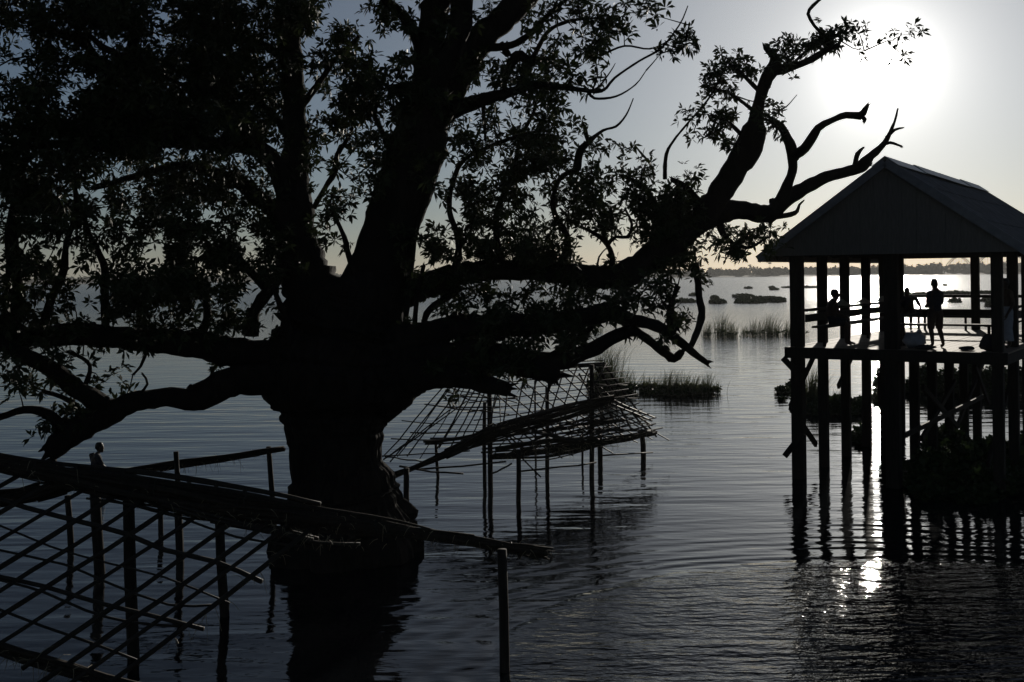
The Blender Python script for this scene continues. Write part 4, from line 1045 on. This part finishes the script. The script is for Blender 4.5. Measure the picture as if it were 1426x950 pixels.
hyacinth('floating mat partly behind the hanging dead limb', [(952, 421, 18, 1.2, .5, 220)], .35)
hyacinth('thin dark mat just above the hanging limb mat', [(968, 412, 8, .7, .5, 90)], .4)
ML = ['tiny far mat right of the hanging limb, farthest out', 'thin far streak of plants, upper of two near the pavilion', 'thin far streak of plants, lower of two near the pavilion', 'long thin far streak touching the first pavilion post',
      'small mat seen right of the standing man through the pavilion', 'larger dark mat seen between the two right back posts', 'speck of plants close under the back rail on the right', 'low speck of plants above the standing man\'s right shoulder']
for (px, py, hw, n_), l_ in zip(((1042, 402, 5, 60), (1075, 401, 4, 40), (1078, 404, 6, 60), (1118, 401, 30, 260), (1330, 421, 7, 90), (1378, 420, 9, 140), (1379, 427, 4, 50), (1316, 398, 2, 20)), ML):
    hyacinth(l_, [(px, py, hw, .5, .45, n_)], .45)
hyacinth('ragged plant line along the far side of the back rail', [(1285, 411, 26, .6, .4, 300), (1330, 410, 25, .6, .6, 320), (1372, 409, 18, .6, .45, 220)], .4)

# ------------------------------------------------------------------ haze
mb = MB(); x0, x1, y0, y1, z0, z1 = -1520, 1720, -70, 2400, -3.7, 32
mb.add([(x, y, z) for x in (x0, x1) for y in (y0, y1) for z in (z0, z1)], [(0, 1, 3, 2), (4, 6, 7, 5), (0, 4, 5, 1), (2, 3, 7, 6), (0, 2, 6, 4), (1, 5, 7, 3)])
hm = bpy.data.materials.new('lake_haze'); hm.use_nodes = True; N = hm.node_tree.nodes; N.remove(N['Principled BSDF'])
pv = N.new('ShaderNodeVolumePrincipled'); pv.inputs['Color'].default_value = (.82, .82, .80, 1); pv.inputs['Density'].default_value = .00020; pv.inputs['Anisotropy'].default_value = .2
hm.node_tree.links.new(pv.outputs[0], N['Material Output'].inputs['Volume'])
tag(mb.build('haze', hm), kind='stuff')

# ------------------------------------------------------------------ light, sky, camera
sd = (P(1228, 92, 1.0) - Vector((0, 0, H))).normalized()
el = math.asin(sd.z); az = math.atan2(sd.x, sd.y)
w = bpy.data.worlds.new('World'); S.world = w; w.use_nodes = True
N = w.node_tree.nodes; L = w.node_tree.links; bg = N['Background']
sky = N.new('ShaderNodeTexSky'); sky.sky_type = 'NISHITA'; sky.sun_disc = False
sky.sun_elevation = el; sky.sun_rotation = az; sky.air_density = .8; sky.dust_density = .2; sky.ozone_density = 3.0; sky.altitude = 0
hs = N.new('ShaderNodeHueSaturation'); hs.inputs['Saturation'].default_value = .80; L.new(sky.outputs[0], hs.inputs['Color']); L.new(hs.outputs[0], bg.inputs['Color']); bg.inputs['Strength'].default_value = .05
# the bright aureole that hazy air makes round a low sun, as part of the sky itself
tc = N.new('ShaderNodeTexCoord'); dt = N.new('ShaderNodeVectorMath'); dt.operation = 'DOT_PRODUCT'; dt.inputs[1].default_value = sd
nm = N.new('ShaderNodeVectorMath'); nm.operation = 'NORMALIZE'; L.new(tc.outputs['Generated'], nm.inputs[0]); L.new(nm.outputs[0], dt.inputs[0])
def wm(op, a, b=None):
    n = N.new('ShaderNodeMath'); n.operation = op
    for i, q in enumerate((a, b)):
        if q is None: continue
        if isinstance(q, (int, float)): n.inputs[i].default_value = q
        else: L.new(q, n.inputs[i])
    return n.outputs[0]
ang = wm('ARCCOSINE', wm('MINIMUM', dt.outputs['Value'], .9999995))
def lobe(k, width):   # k * exp(-angle/width)
    return wm('MULTIPLY', wm('EXPONENT', wm('MULTIPLY', ang, -1.0 / width)), k)
LOBES = [(40.0, .006), (4.2, .023), (1.12, .17)]
g = None
for k, wd in LOBES:
    q = lobe(k, wd); g = q if g is None else wm('ADD', g, q)
bg2 = N.new('ShaderNodeBackground'); bg2.inputs['Color'].default_value = (1.0, .965, .90, 1); L.new(g, bg2.inputs['Strength'])
ad = N.new('ShaderNodeAddShader'); L.new(bg.outputs[0], ad.inputs[0]); L.new(bg2.outputs[0], ad.inputs[1])
L.new(ad.outputs[0], N['World Output'].inputs['Surface'])

ld = bpy.data.lights.new('sun', 'SUN'); ld.energy = 5.0; ld.angle = math.radians(.53); ld.color = (1, .93, .82)
lo = bpy.data.objects.new('sun', ld); COL.objects.link(lo); lo.rotation_euler = (-sd).to_track_quat('-Z', 'Y').to_euler()

cd = bpy.data.cameras.new('camera'); cam = bpy.data.objects.new('camera', cd); COL.objects.link(cam)
cd.sensor_width = 36; cd.sensor_fit = 'HORIZONTAL'; cd.lens = F / 1426 * 36; cd.shift_y = -(475 - PY) / 1426; cd.clip_end = 6000; cd.clip_start = .1
R_ = Vector((math.cos(ROLL), 0, -math.sin(ROLL))); U_ = Vector((math.sin(ROLL), 0, math.cos(ROLL))); B_ = Vector((0, -1, 0))
cam.matrix_world = Matrix(((R_.x, U_.x, B_.x, 0), (R_.y, U_.y, B_.y, 0), (R_.z, U_.z, B_.z, H), (0, 0, 0, 1)))
S.camera = cam
S.render.engine = 'CYCLES'
vs = S.view_settings; vs.view_transform = 'Standard'; vs.look = 'None'; vs.exposure = -0.7; vs.gamma = 1
cy = S.cycles; cy.max_bounces = 5; cy.diffuse_bounces = 2; cy.glossy_bounces = 3; cy.transmission_bounces = 3; cy.volume_bounces = 0; cy.transparent_max_bounces = 8
cy.caustics_reflective = False; cy.caustics_refractive = False; cy.sample_clamp_indirect = 4; cy.use_denoising = True
